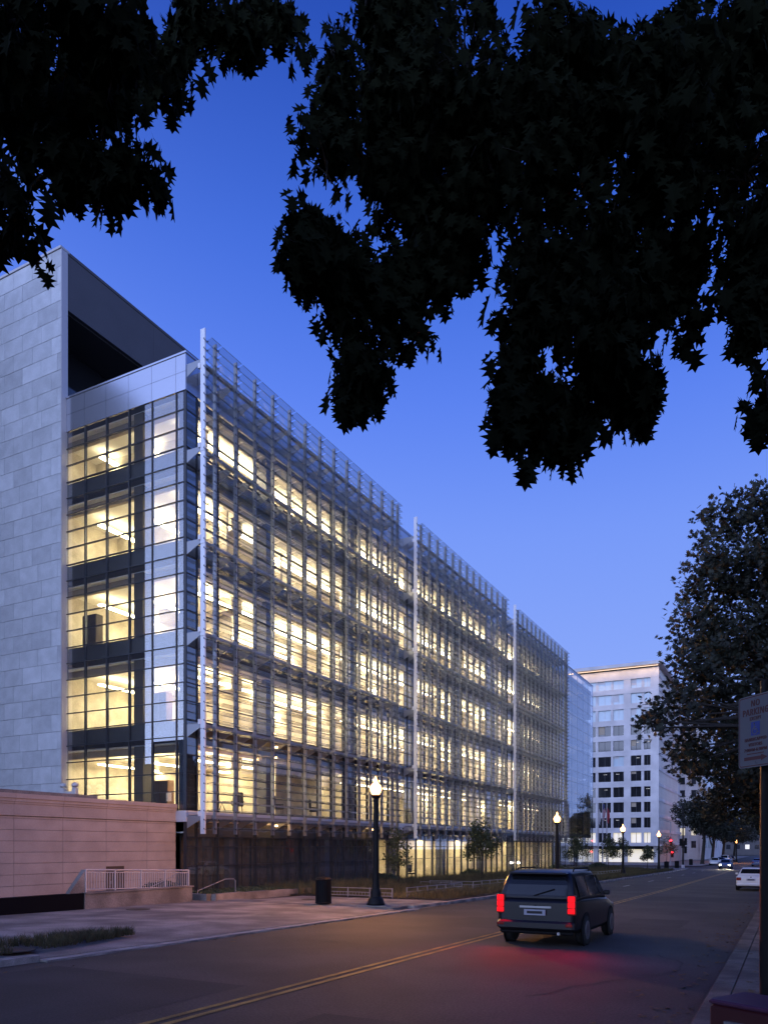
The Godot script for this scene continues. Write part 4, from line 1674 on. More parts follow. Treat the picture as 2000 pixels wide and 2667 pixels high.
# ---------------------------------------------------------------- bins, signals, flags
func make_street_things() -> void:
	# slatted litter bin
	var b := thing("litter_bin", "black slatted round litter bin on the paving by the near lamp", "litter bin", Vector3(-16.25, gz(-25.8), -25.8))
	var g := Geo.new()
	g.lathe(Vector3.ZERO, [[0.0, 0.03], [0.27, 0.03], [0.27, 0.98], [0.24, 0.98], [0.24, 0.1], [0.0, 0.1]], 24)
	part("liner", g, M.black_metal, b)
	for k in 30:
		var f := TAU * k / 30
		g = Geo.new()
		g.box(Vector3(cos(f) * 0.305, 0.52, sin(f) * 0.305), Vector3(0.012, 0.92, 0.045), Basis(Vector3.UP, -f))
		part("slat", g, M.black_metal, b)
	for y in [0.08, 0.98]:
		g = Geo.new()
		g.lathe(Vector3.ZERO, [[0.285, y - 0.03], [0.32, y - 0.03], [0.325, y], [0.32, y + 0.03], [0.285, y + 0.03]], 24)
		part("ring", g, M.black_metal, b)
	g = Geo.new()
	g.lathe(Vector3.ZERO, [[0.32, 1.0], [0.29, 1.06], [0.17, 1.09], [0.15, 1.06], [0.15, 1.0]], 24)
	part("lid", g, M.black_metal, b)
	dup(b, "litter_bin", "dark round litter bin at the street corner beneath the fourth lamp", Vector3(-14.8, gz(-112), -112), 0.2)
	dup(b, "litter_bin", "grey-looking litter bin nearer the crossing, right of another far bin", Vector3(-14.3, gz(-119), -119), 0.5)
	dup(b, "litter_bin", "small dark bin across the junction under the big street tree", Vector3(-15.2, gz(-146), -146), 0.1)
	# post with two black signal heads
	var t := thing("signal_post", "tall dark post with black signal heads at the junction corner", "traffic signal", Vector3(-13.6, gz(-120.3), -120.3))
	g = Geo.new()
	g.tube([Vector3(0, 0, 0), Vector3(0, 9.6, 0)], [0.13, 0.07], 10)
	part("post", g, M.lamp_post, t)
	g = Geo.new()
	g.bevel(Vector3(0, 0.25, 0), Vector3(0.42, 0.5, 0.42), 0.04)
	part("base", g, M.rail, t)
	for q in [[0.36, 3.9], [0.34, 2.7], [-0.3, 3.8]]:
		g = Geo.new()
		g.bevel(Vector3(q[0], q[1], 0), Vector3(0.36, 1.05, 0.3), 0.03)
		var h := part("signal_head", g, M.black_metal, t)
		for k in 3:
			g = Geo.new()
			g.box(Vector3(q[0] + 0.24 * signf(q[0]), q[1] + 0.33 - 0.33 * k, 0), Vector3(0.14, 0.03, 0.24))
			part("visor", g, M.black_metal, h)
	# red signals on a thinner post across the road
	t = thing("traffic_signal", "traffic signal with two red lights glowing left of the dark post", "traffic signal", Vector3(-17.9, gz(-140.5), -140.5))
	g = Geo.new()
	g.tube([Vector3(0, 0, 0), Vector3(0, 7.6, 0)], [0.11, 0.08], 10)
	g.tube([Vector3(0, 7.5, 0), Vector3(-1.2, 7.9, 0.3), Vector3(-1.7, 7.85, 0.4)], [0.06, 0.05, 0.05], 8)
	part("post", g, M.galv, t)
	for y in [4.3, 2.3]:
		g = Geo.new()
		g.bevel(Vector3(0.1 + (0.2 if y < 3 else 0.0), y - 0.3, 0.12), Vector3(0.40, 1.2, 0.28), 0.03)
		var h := part("signal_head", g, M.black_metal, t)
		g = Geo.new()
		g.lathe(Vector3.ZERO, [[0.0, 0.0], [0.17, 0.0], [0.15, 0.04], [0.08, 0.07], [0.0, 0.08]], 18)
		var lens := part("signal_lens", g, M.signal_red, h, Vector3(0.1 + (0.2 if y < 3 else 0.0), y + 0.02, 0.28))
		lens.rotation_degrees = Vector3(90, 0, 0)
		var o := OmniLight3D.new()
		o.name = "signal_light"
		o.light_color = Color(1, 0.04, 0.05)
		o.light_energy = 1.2
		o.light_size = 0.1
		o.omni_range = 60
		o.omni_attenuation = 2
		o.shadow_enabled = true
		o.position = Vector3(0.1 + (0.2 if y < 3 else 0.0), y + 0.02, 0.46)
		t.add_child(o, true)
	# cobra-head lamp over the road, off, half lost in leaves
	var c := thing("road_lamp", "unlit cobra-head road lamp on a long arm among dark leaves", "street lamp", Vector3(1.2, gz(-43), -43.5))
	g = Geo.new()
	g.tube([Vector3(0, 0, 0), Vector3(0, 10.0, 0), Vector3(-0.4, 10.5, 0.05), Vector3(-3.6, 10.7, 0.3), Vector3(-4.9, 10.65, 0.4)], [0.14, 0.09, 0.06, 0.05, 0.045], 10)
	part("arm", g, M.rail, c)
	g = Geo.new()
	g.tube([Vector3(-4.8, 10.68, 0.4), Vector3(-5.1, 10.66, 0.42), Vector3(-5.6, 10.6, 0.46), Vector3(-5.85, 10.56, 0.48)], [0.06, 0.15, 0.2, 0.08], 12)
	part("lamp_head", g, M.rail, c)
	g = Geo.new()
	g.lathe(Vector3(-5.45, 10.38, 0.45), [[0.0, 0.0], [0.12, 0.03], [0.19, 0.10], [0.19, 0.14], [0.0, 0.14]], 14)
	part("lamp_bowl", g, M.lens_amber, c)
	# flag poles
	var who := ["leftmost flag pole of three, with a drooping pale flag", "middle flag pole, carrying the striped flag", "rightmost flag pole of three, with a red flag"]
	for k in 3:
		var z := -104.0 - k * 1.5
		var x: float = [-22.35, -22.1, -21.85][k]
		var p := thing("flag_pole", who[k], "flag pole", Vector3(x, gz(z), z), 0, "flag poles at the end of the block")
		g = Geo.new()
		g.tube([Vector3(0, 0, 0), Vector3(0, [8.6, 9.1, 8.9][k], 0)], [0.10, 0.06], 10)
		part("pole", g, M.rail, p)
		g = Geo.new()
		g.lathe(Vector3(0, [8.6, 9.1, 8.9][k], 0), [[0.0, 0.0], [0.07, 0.04], [0.08, 0.09], [0.05, 0.14], [0.0, 0.16]], 10)
		part("finial", g, M.rail, p)
		g = Geo.new()
		g.lathe(Vector3.ZERO, [[0.0, 0.0], [0.2, 0.0], [0.18, 0.12], [0.09, 0.16]], 14)
		part("base", g, M.galv, p)
		var f := thing("flag", ["limp pale flag hanging from the leftmost pole", "limp flag with red and white stripes and blue canton", "limp red flag with a white band on the rightmost pole"][k], "flag", Vector3(x, gz(z), z))
		# cloth hanging in folds
		for s in 9:
			g = Geo.new()
			var y1: float = [8.2, 8.8, 8.5][k]
			for j in 10:
				var ya := y1 - 0.02 - j * 0.2
				var wa := 0.12 + 0.20 * sin(minf(j, 8) * 0.36)
				var wb := 0.12 + 0.20 * sin(minf(j + 1, 8) * 0.36)
				var pa := func(u: float, w: float, yy: float) -> Vector3: return Vector3(0.07 + u * w, yy - u * 0.25, 0.07 * sin(u * 9.0 + k))
				var u0 := s / 9.0
				var u1 := (s + 1) / 9.0
				g.quad(pa.call(u0, wb, ya - 0.2), pa.call(u1, wb, ya - 0.2), pa.call(u1, wa, ya), pa.call(u0, wa, ya))
			var mat: Material = M.flag_white if k == 0 else ((M.flag_red if s % 2 == 0 else M.flag_white) if k == 1 else (M.flag_red if s != 4 else M.flag_white))
			part("stripe", g, mat, f)
		if k == 1:
			g = Geo.new()
			g.box(Vector3(0.16, 8.45, 0.1), Vector3(0.2, 0.7, 0.02))
			part("canton", g, M.flag_blue, f)


# ---------------------------------------------------------------- cars
func section(z: float, w: float, y0: float, y1: float, r: float, lean := 0.0) -> PackedVector3Array:
	# a rounded box outline across the car, counter-clockwise seen from the front (-z end)
	var c := PackedVector3Array()
	for q in [[1, 0], [0, 1]]:
		pass
	var pts := [[-w, y0 + r], [-w + r * 0.5, y0], [w - r * 0.5, y0], [w, y0 + r], [w - lean * 0.5, (y0 + y1) * 0.5], [w - lean, y1 - r], [w - lean - r, y1], [-w + lean + r, y1], [-w + lean, y1 - r], [-w + lean * 0.5, (y0 + y1) * 0.5]]
	pts.reverse()
	for p in pts:
		c.append(Vector3(p[0], p[1], z))
	return c


func car(called: String, label: String, at: Vector3, turn: float, paint: Material, tall: bool, tails: Material, heads: Material, group := "") -> Node3D:
	# the rear stands at z = 0, the nose points to -z
	var c := thing(called, label, "car", at, turn, group)
	var g := Geo.new()
	var belt := 1.12 if tall else 0.93
	var top := 1.76 if tall else 1.42
	var hw := 0.95 if tall else 0.87
	var lo := 0.30 if tall else 0.22
	var body: Array
	if tall:
		body = [section(0.0, hw - 0.14, 0.48, belt - 0.1, 0.08), section(-0.06, hw - 0.04, 0.36, belt, 0.1), section(-0.9, hw, lo, belt, 0.1), section(-2.4, hw, lo, belt - 0.02, 0.1), section(-3.5, hw, lo, belt - 0.06, 0.12), section(-4.45, hw - 0.06, 0.34, belt - 0.2, 0.14), section(-4.72, hw - 0.25, 0.42, belt - 0.42, 0.12)]
	else:
		body = [section(0.0, hw - 0.12, 0.40, 0.74, 0.1), section(-0.05, hw - 0.05, 0.32, 0.90, 0.1), section(-0.35, hw - 0.02, 0.26, 0.965, 0.1), section(-1.0, hw, lo, 0.95, 0.1), section(-2.3, hw, lo, belt, 0.1), section(-3.3, hw, lo, 0.90, 0.12), section(-4.1, hw - 0.07, 0.28, 0.76, 0.14), section(-4.4, hw - 0.24, 0.34, 0.62, 0.1)]
	g.loft(body, true, true)
	part("body", g, paint, c)
	g = Geo.new()
	var house: Array
	if tall:
		house = [section(-0.06, hw - 0.08, belt - 0.1, belt + 0.03, 0.03, 0.0), section(-0.17, hw - 0.06, belt - 0.06, top - 0.33, 0.05, 0.07), section(-0.30, hw - 0.05, belt - 0.06, top - 0.09, 0.06, 0.13), section(-0.55, hw - 0.05, belt - 0.06, top - 0.01, 0.08, 0.16), section(-1.5, hw - 0.05, belt - 0.08, top + 0.01, 0.08, 0.17), section(-2.5, hw - 0.05, belt - 0.08, top, 0.08, 0.17), section(-3.4, hw - 0.06, belt - 0.1, belt + 0.02, 0.04, 0.03)]
	else:
		house = [section(-0.55, hw - 0.12, 0.90, 0.98, 0.03, 0.0), section(-1.15, hw - 0.1, 0.88, top - 0.06, 0.07, 0.16), section(-1.55, hw - 0.1, 0.88, top, 0.08, 0.18), section(-2.4, hw - 0.1, 0.88, top - 0.02, 0.08, 0.18), section(-3.15, hw - 0.11, 0.86, 0.93, 0.04, 0.02)]
	g.loft(house, true, true)
	part("cabin", g, paint, c)
	# glass, a little proud of the cabin
	g = Geo.new()
	if tall:
		g.quad(Vector3(-0.73, belt + 0.07, -0.068), Vector3(0.73, belt + 0.07, -0.068), Vector3(0.70, top - 0.33, -0.158), Vector3(-0.70, top - 0.33, -0.158))
		g.quad(Vector3(-0.70, top - 0.33, -0.158), Vector3(0.70, top - 0.33, -0.158), Vector3(0.64, top - 0.15, -0.262), Vector3(-0.64, top - 0.15, -0.262))
	else:
		g.quad(Vector3(-0.66, 0.99, -0.60), Vector3(0.66, 0.99, -0.60), Vector3(0.54, top - 0.09, -1.12), Vector3(-0.54, top - 0.09, -1.12))
		for k in g.v.size():
			g.v[k] += Vector3(0, 0.012, 0.012)
	part("rear_window", g, M.car_glass, c)
	g = Geo.new()
	if tall:
		g.quad(Vector3(0.66, belt + 0.03, -3.34), Vector3(-0.66, belt + 0.03, -3.34), Vector3(-0.6, top - 0.08, -2.64), Vector3(0.6, top - 0.08, -2.64))
	else:
		g.quad(Vector3(0.62, 0.95, -3.1), Vector3(-0.62, 0.95, -3.1), Vector3(-0.54, top - 0.06, -2.5), Vector3(0.54, top - 0.06, -2.5))
	for k in g.v.size():
		g.v[k] += Vector3(0, 0.02, -0.03)
	part("windscreen", g, M.car_glass, c)
	for s in [-1, 1]:
		for q in ([[-0.5, -1.35], [-1.42, -2.45], [-2.52, -3.1]] if tall else [[-1.1, -1.9], [-1.97, -2.75]]):
			g = Geo.new()
			var xb: float = s * (hw - (0.035 if tall else 0.095))
			var xt: float = s * (hw - (0.165 if tall else 0.235))
			var yt := top - 0.13
			var zt: float = q[1] + (0.42 if q[1] < -2.6 else 0.0)
			var zs: float = q[0] - (0.14 if q[0] > -1.2 and not tall else 0.0)
			var p := [Vector3(xb, belt + 0.03, q[0]), Vector3(xb, belt + 0.03, q[1]), Vector3(xt, yt, zt), Vector3(xt, yt, zs)]
			if s < 0:
				p.reverse()
			g.quad(p[0], p[1], p[2], p[3])
			part("side_window", g, M.car_glass, c)
		# arches
		for z in ([-0.95, -3.75] if tall else [-0.85, -3.5]):
			g = Geo.new()
			var ar := 0.43 if tall else 0.37
			g.lathe(Vector3.ZERO, [[0.0, -0.012], [ar - 0.01, -0.012], [ar, 0.0], [ar - 0.01, 0.012], [0.0, 0.012]], 24)
			var arch := part("wheel_arch", g, M.black_metal, c, Vector3(s * (hw - 0.006), 0.36 if tall else 0.31, z))
			arch.rotation_degrees = Vector3(0, 0, 90)
		# mirror
		g = Geo.new()
		g.bevel(Vector3(s * (hw + 0.07), belt + 0.06, -2.75 if not tall else -2.9), Vector3(0.16, 0.12, 0.09), 0.02)
		part("mirror", g, paint, c)
		# wheels
		for z in ([-0.95, -3.75] if tall else [-0.85, -3.5]):
			g = Geo.new()
			var wr := 0.36 if tall else 0.31
			g.lathe(Vector3.ZERO, [[0.0, -0.11], [wr - 0.05, -0.11], [wr, -0.07], [wr, 0.07], [wr - 0.05, 0.11], [0.0, 0.11]], 24)
			var w := part("wheel", g, M.tyre, c, Vector3(s * (hw - 0.085), wr, z))
			w.rotation_degrees = Vector3(0, 0, 90)
			g = Geo.new()
			g.lathe(Vector3(0, -s * 0.112, 0), [[0.0, -0.006], [wr * 0.62, -0.006], [wr * 0.62, 0.006], [0.0, 0.006]], 18)
			part("rim", g, M.rim, w)
		# lamps
		g = Geo.new()
		if tall:
			g.bevel(Vector3(s * (hw - 0.115), 0.98, -0.03), Vector3(0.19, 0.46, 0.10), 0.02)
		else:
			g.bevel(Vector3(s * (hw - 0.185), 0.74, -0.03), Vector3(0.27, 0.19, 0.10), 0.02)
		var lamp := part("tail_lamp", g, M.lens_red if tall else tails, c)
		if tall:
			for k in 3:
				g = Geo.new()
				g.bevel(Vector3(s * (hw - 0.115), 0.845 + 0.137 * k, 0.022), Vector3(0.155, [0.10, 0.115, 0.12][k], 0.02), 0.008)
				part("lens", g, tails if tails != M.lens_red else M.lens_red, lamp)
		g = Geo.new()
		if tall:
			g.bevel(Vector3(s * (hw - 0.28), 0.76, -4.62), Vector3(0.34, 0.16, 0.2), 0.03)
		else:
			g.bevel(Vector3(s * (hw - 0.27), 0.60, -4.28), Vector3(0.32, 0.14, 0.2), 0.03)
		part("head_lamp", g, heads, c)
	g = Geo.new()
	g.bevel(Vector3(0, 0.50 if tall else 0.40, 0.0), Vector3(hw * 2 - 0.08, 0.22 if tall else 0.18, 0.2), 0.05)
	part("bumper", g, paint, c)
	if tall:
		for s in [-1, 1]:
			g = Geo.new()
			g.tube([Vector3(s * 0.68, top - 0.03, -0.75), Vector3(s * 0.68, top + 0.04, -0.85), Vector3(s * 0.68, top + 0.05, -2.2), Vector3(s * 0.68, top - 0.02, -2.4)], [0.018, 0.018, 0.018, 0.018], 6)
			part("roof_rail", g, M.black_metal, c)
			g = Geo.new()
			g.bevel(Vector3(s * 0.8, 0.52, 0.1), Vector3(0.16, 0.06, 0.02), 0.008)
			part("reflector", g, M.lens_red, c)
		g = Geo.new()
		g.bevel(Vector3(0, top - 0.07, -0.24), Vector3(1.36, 0.05, 0.24), 0.02)
		part("spoiler", g, paint, c)
		g = Geo.new()
		g.bar(Vector3(-0.05, belt + 0.06, -0.05), Vector3(0.42, belt + 0.22, -0.10), 0.012)
		part("wiper", g, M.black_metal, c)
		g = Geo.new()
		g.box(Vector3(0, 0.92, 0.004), Vector3(0.74, 0.045, 0.03))
		part("tailgate_trim", g, M.rim, c)
		g = Geo.new()
		g.bar(Vector3(0.55, 0.33, -0.2), Vector3(0.55, 0.33, 0.06), 0.035, 10)
		part("exhaust", g, M.rim, c)
	g = Geo.new()
	g.bevel(Vector3(0, 0.34 if tall else 0.27, -0.08), Vector3(hw * 2 - 0.18, 0.10, 0.16), 0.03)
	part("skirt", g, M.black_metal, c)
	g = Geo.new()
	g.box(Vector3(0, 0.80 if tall else 0.70, 0.055 if tall else 0.03), Vector3(0.5, 0.13, 0.02))
	g.box(Vector3(0, 0.80 if tall else 0.70, 0.02 if tall else 0.0), Vector3(0.3, 0.1, 0.06))
	var pl := part("number_plate", g, M.plate, c)
	g = Geo.new()
	g.box(Vector3(0, 0.80 if tall else 0.70, 0.068 if tall else 0.042), Vector3(0.36, 0.06, 0.006))
	part("plate_print", g, M.office_black, pl)
	g = Geo.new()
	g.lathe(Vector3.ZERO, [[0.0, 0.0], [0.04, 0.0], [0.035, 0.01], [0.0, 0.012]], 14)
	var bd := part("badge", g, M.black_metal, c, Vector3(0, 0.93 if tall else 0.86, 0.0 if tall else -0.035))
	bd.rotation_degrees = Vector3(90, 0, 0)
	return c


func make_cars() -> void:
	var road := func(z: float) -> float: return gz(z) - 0.13
	var c := car("dark_suv", "black tall car with glowing red tail lamps in the near lane", Vector3(-5.15, road.call(-17.3), -17.3), 0, M.car_dark, true, M.tail, M.lens_white)
	c.rotation.x = -0.0133
	for s in [-1, 1]:
		area_tail(c, Vector3(s * 0.835, 0.98, 0.05))
	car("white_sedan", "white parked saloon with red rear lamps at the right kerb", Vector3(-2.02, road.call(-53), -52.8), 0, M.car_white, false, M.lens_red, M.lens_white)
	c = car("oncoming_car", "oncoming dark car with both headlights blazing at the junction", Vector3(-8.3, road.call(-129), -129.4), PI, M.car_blue, false, M.lens_red, M.headlight)
	for s in [-1, 1]:
		var o := SpotLight3D.new()
		o.name = "headlight_beam"
		o.light_color = Color(1, 0.93, 0.8)
		o.light_energy = 18
		o.light_size = 0.12
		o.spot_angle = 32
		o.spot_range = 90
		o.spot_attenuation = 2
		o.shadow_enabled = true
		o.position = Vector3(s * 0.6, 0.62, -4.48)
		o.rotation_degrees = Vector3(-5, 0, 0)
		c.add_child(o, true)
	car("white_parked_car", "white car parked on the left beyond the junction, facing here", Vector3(-12.0, road.call(-158), -158), PI, M.car_white, false, M.lens_red, M.lens_white)
	var far := ["dark car parked behind the far white car", "pale van-like car parked farther down on the left", "silver car in the far left row beyond the pale one", "dark car last in the far left row"]
	var z := -172.0
	for k in 4:
		car("parked_car", far[k], Vector3(-12.0, road.call(z), z), PI, [M.car_blue, M.car_white, M.car_silver, M.car_dark][k], k == 1, M.lens_red, M.lens_white, "cars parked far down the street")
		z -= 10.0 + k
	car("parked_car", "dark blue car beyond the junction at the right, near the post", Vector3(-4.6, road.call(-146), -146), 0, M.car_blue, false, M.lens_red, M.lens_white)
	car("parked_car", "dark tall car far down the right side under trees", Vector3(-2.6, road.call(-170), -170), 0, M.car_dark, true, M.lens_red, M.lens_white)


func area_tail(c: Node3D, at: Vector3) -> void:
	var l := AreaLight3D.new()
	l.name = "tail_light"
	l.area_size = Vector2(0.17, 0.42)
	l.area_normalize_energy = false
	l.light_color = Color(1, 0.02, 0.03)
	l.light_energy = 30.0
	l.shadow_enabled = true
	l.position = at
	l.rotation_degrees = Vector3(0, 180, 0)
	c.add_child(l, true)


# ---------------------------------------------------------------- parking sign, its post, the red box
func lettering(text: String, width: float, height: float, mat: Material, parent: Node, at: Vector3, called := "lettering") -> void:
	var f := SystemFont.new()
	f.font_names = PackedStringArray(["Droid Sans"])
	f.font_weight = 700
	var t := TextMesh.new()
	t.font = f
	t.text = text
	t.font_size = 64
	t.pixel_size = 0.01
	t.depth = 0.02
	t.curve_step = 2.0
	var o := put(called, t, mat, parent, at)
	var box := t.get_aabb().size
	o.scale = Vector3(width / maxf(box.x, 0.01), height / maxf(box.y, 0.01), 0.12)


func rounded(w: float, h: float, r: float) -> PackedVector2Array:
	var p := PackedVector2Array()
	for q in [[w - r, h - r, 0.0], [-w + r, h - r, PI / 2], [-w + r, -h + r, PI], [w - r, -h + r, PI * 1.5]]:
		for k in 5:
			var f: float = q[2] + k * PI / 8
			p.append(Vector2(q[0] + cos(f) * r, q[1] + sin(f) * r))
	return p


func make_sign() -> void:
	var post := thing("sign_post", "thick dark post at the frame's right edge carrying the parking sign", "post", Vector3(-0.10, gz(-5.5), -5.52))
	var g := Geo.new()
	g.tube([Vector3(0, 0, 0), Vector3(0, 3.1, 0)], [0.062, 0.058], 16)
	g.tube([Vector3(0, 0, 0), Vector3(0, 0.5, 0), Vector3(0, 0.62, 0)], [0.085, 0.085, 0.062], 16)
	part("post", g, M.lamp_post, post)
	for q in [[1.32, 0.10, -0.5], [1.18, 0.12, -0.42], [0.55, 0.03, -0.3]]:
		g = Geo.new()
		for k in 6:
			var f0: float = PI + q[2] + k * 0.14
			var f1: float = f0 + 0.14
			var r := 0.0635
			g.quad(Vector3(-cos(f1 - PI) * 0 + cos(f1) * r, q[0], -sin(f1) * r), Vector3(cos(f0) * r, q[0], -sin(f0) * r), Vector3(cos(f0) * r, q[0] + q[1], -sin(f0) * r), Vector3(cos(f1) * r, q[0] + q[1], -sin(f1) * r))
			var n0 := g.v.size()
			g.quad(g.v[n0 - 3], g.v[n0 - 4], g.v[n0 - 1], g.v[n0 - 2])
		part("sticker", g, M.sticker, post)
	var s := thing("parking_sign", "white no-parking sign with red letters, blue wheelchair square and red arrow", "sign", Vector3(-0.18, 2.69, -5.385), deg_to_rad(-48))
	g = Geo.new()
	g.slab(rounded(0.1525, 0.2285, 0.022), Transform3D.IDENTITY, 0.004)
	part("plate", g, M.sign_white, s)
	# red line round the edge
	g = Geo.new()
	var o := rounded(0.1455, 0.2215, 0.018)
	var i := rounded(0.1395, 0.2155, 0.013)
	for k in o.size():
		var n := (k + 1) % o.size()
		g.quad(Vector3(o[k].x, o[k].y, 0.0008), Vector3(o[n].x, o[n].y, 0.0008), Vector3(i[n].x, i[n].y, 0.0008), Vector3(i[k].x, i[k].y, 0.0008))
	part("border", g, M.sign_red, s)
	lettering("NO", 0.075, 0.040, M.sign_red, s, Vector3(0, 0.176, 0.001))
	lettering("PARKING", 0.225, 0.042, M.sign_red, s, Vector3(0, 0.122, 0.001))
	lettering("EXCEPT", 0.10, 0.022, M.sign_red, s, Vector3(0, 0.080, 0.001))
	lettering("HANDICAPPED", 0.19, 0.021, M.sign_red, s, Vector3(0, -0.052, 0.001))
	lettering("VISITORS", 0.12, 0.021, M.sign_red, s, Vector3(0, -0.085, 0.001))
	lettering("7:00AM-6:30PM", 0.20, 0.021, M.sign_red, s, Vector3(0, -0.118, 0.001))
	g = Geo.new()
	g.box(Vector3(0, -0.143, 0.001), Vector3(0.15, 0.006, 0.001))
	part("rule", g, M.sign_red, s)
	g = Geo.new()
	g.slab(PackedVector2Array([Vector2(-0.10, -0.183), Vector2(0.05, -0.183), Vector2(0.05, -0.193), Vector2(0.105, -0.172), Vector2(0.05, -0.151), Vector2(0.05, -0.161), Vector2(-0.10, -0.161)]), Transform3D(Basis.IDENTITY, Vector3(0, 0, 0.0016)), 0.001)
	part("arrow", g, M.sign_red, s)
	g = Geo.new()
	g.box(Vector3(0, 0.015, 0.001), Vector3(0.078, 0.086, 0.001))
	var sq := part("blue_square", g, M.sign_blue, s)
	# seated figure in a wheel
	g = Geo.new()
	var z := 0.0026
	g.lathe(Vector3.ZERO, [[0, 0], [0.006, 0], [0.006, 0.001], [0, 0.001]], 14)
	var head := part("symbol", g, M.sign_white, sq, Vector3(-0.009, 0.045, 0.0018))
	head.rotation_degrees = Vector3(90, 0, 0)
	g = Geo.new()
	g.box(Vector3(-0.008, 0.024, z), Vector3(0.006, 0.028, 0.001))
	g.box(Vector3(0.001, 0.026, z), Vector3(0.018, 0.005, 0.0011))
	g.box(Vector3(0.004, 0.011, z), Vector3(0.024, 0.006, 0.0012))
	g.box(Vector3(0.018, 0.002, z), Vector3(0.005, 0.024, 0.0013), Basis(Vector3.BACK, 0.5))
	g.box(Vector3(0.025, -0.008, z), Vector3(0.010, 0.004, 0.0014))
	for k in 14:
		var f0 := deg_to_rad(120 + k * 17)
		g.box(Vector3(-0.003 + cos(f0) * 0.021, 0.001 + sin(f0) * 0.021, z), Vector3(0.0042, 0.0068, 0.0015), Basis(Vector3.BACK, f0))
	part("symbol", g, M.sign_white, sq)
	for y in [0.19, -0.2]:
		g = Geo.new()
		g.lathe(Vector3.ZERO, [[0, 0], [0.006, 0], [0.004, 0.003], [0, 0.004]], 10)
		var bolt := part("bolt", g, M.galv, s, Vector3(0, y if y < 0 else 0.2, 0.001))
		bolt.rotation_degrees = Vector3(90, 0, 0)
	# the box whose top shows at the lower right
	var b := thing("red_box", "dark red metal street box at the lower right corner", "news box", Vector3(-0.14, gz(-4.8), -4.84), deg_to_rad(-28))
	g = Geo.new()
	g.bevel(Vector3(0, 0.62, 0), Vector3(0.40, 1.0, 0.36), 0.014)
	part("cabinet", g, M.red_dark, b)
	g = Geo.new()
	g.bevel(Vector3(0, 1.135, 0), Vector3(0.41, 0.03, 0.37), 0.01)
	part("lid", g, M.red_lid, b)
	g = Geo.new()
	g.box(Vector3(0, 0.78, 0.185), Vector3(0.31, 0.44, 0.012))
	var d := part("door", g, M.car_glass, b)
	g = Geo.new()
	g.box(Vector3(0, 1.03, 0.195), Vector3(0.18, 0.025, 0.03))
	part("handle", g, M.galv, d)
	g = Geo.new()
	g.bevel(Vector3(0, 0.06, 0), Vector3(0.24, 0.12, 0.24), 0.02)
	part("foot", g, M.black_metal, b)


# ---------------------------------------------------------------- trees
var bough_leaves: Array = []
var bough_wood: Geo


func bough(p: Vector3, q: Vector3, r0: float, r1: float) -> void:
	# side shoots leave a drooping stem, and leaf sprays sit along the shoots
	var mid := p.lerp(q, 0.5) + Vector3(0, 0.12, 0)
	bough_wood.tube([p, mid, q], [0.035, 0.022, 0.006], 6)
	var shoots := int(27.0 * (p.distance_to(q) + r0 + r1) * sqrt(r0 + r1) * 0.7 + 6)
	for k in shoots:
		var t := rng.randf_range(-0.1, 1.0)
		var c := p.lerp(q, clampf(t, 0, 1))
		var r := lerpf(r0, r1, clampf(t, 0, 1))
		var d := Vector3(rng.randfn(), rng.randfn() * 0.9 - 0.15, rng.randfn()).normalized() * r * rng.randf_range(0.55, 1.12)
		var e := c + d
		bough_wood.tube([c, c.lerp(e, 0.55) + Vector3(0, 0.05 * r, 0), e], [0.012, 0.007, 0.003], 4, false)
		var n := int(3.0 + d.length() * 9.0)
		for m in n:
			var f := 0.25 + 0.8 * (m + rng.randf()) / n
			var at := c.lerp(e, f) + Vector3(0, 0.05 * r * sin(f * PI), 0) + Vector3(rng.randfn(), rng.randfn() - 0.4, rng.randfn()) * 0.07
			if sin(at.x * 3.1 + at.y * 1.3) + sin(at.y * 3.7 + 1.0) + sin(at.z * 2.9 + at.x) < -1.35 and f < 0.8:
				continue
			bough_leaves.append(Transform3D(Basis(Vector3.UP, rng.randf() * TAU).scaled(Vector3.ONE * rng.randf_range(0.65, 1.25)), at))


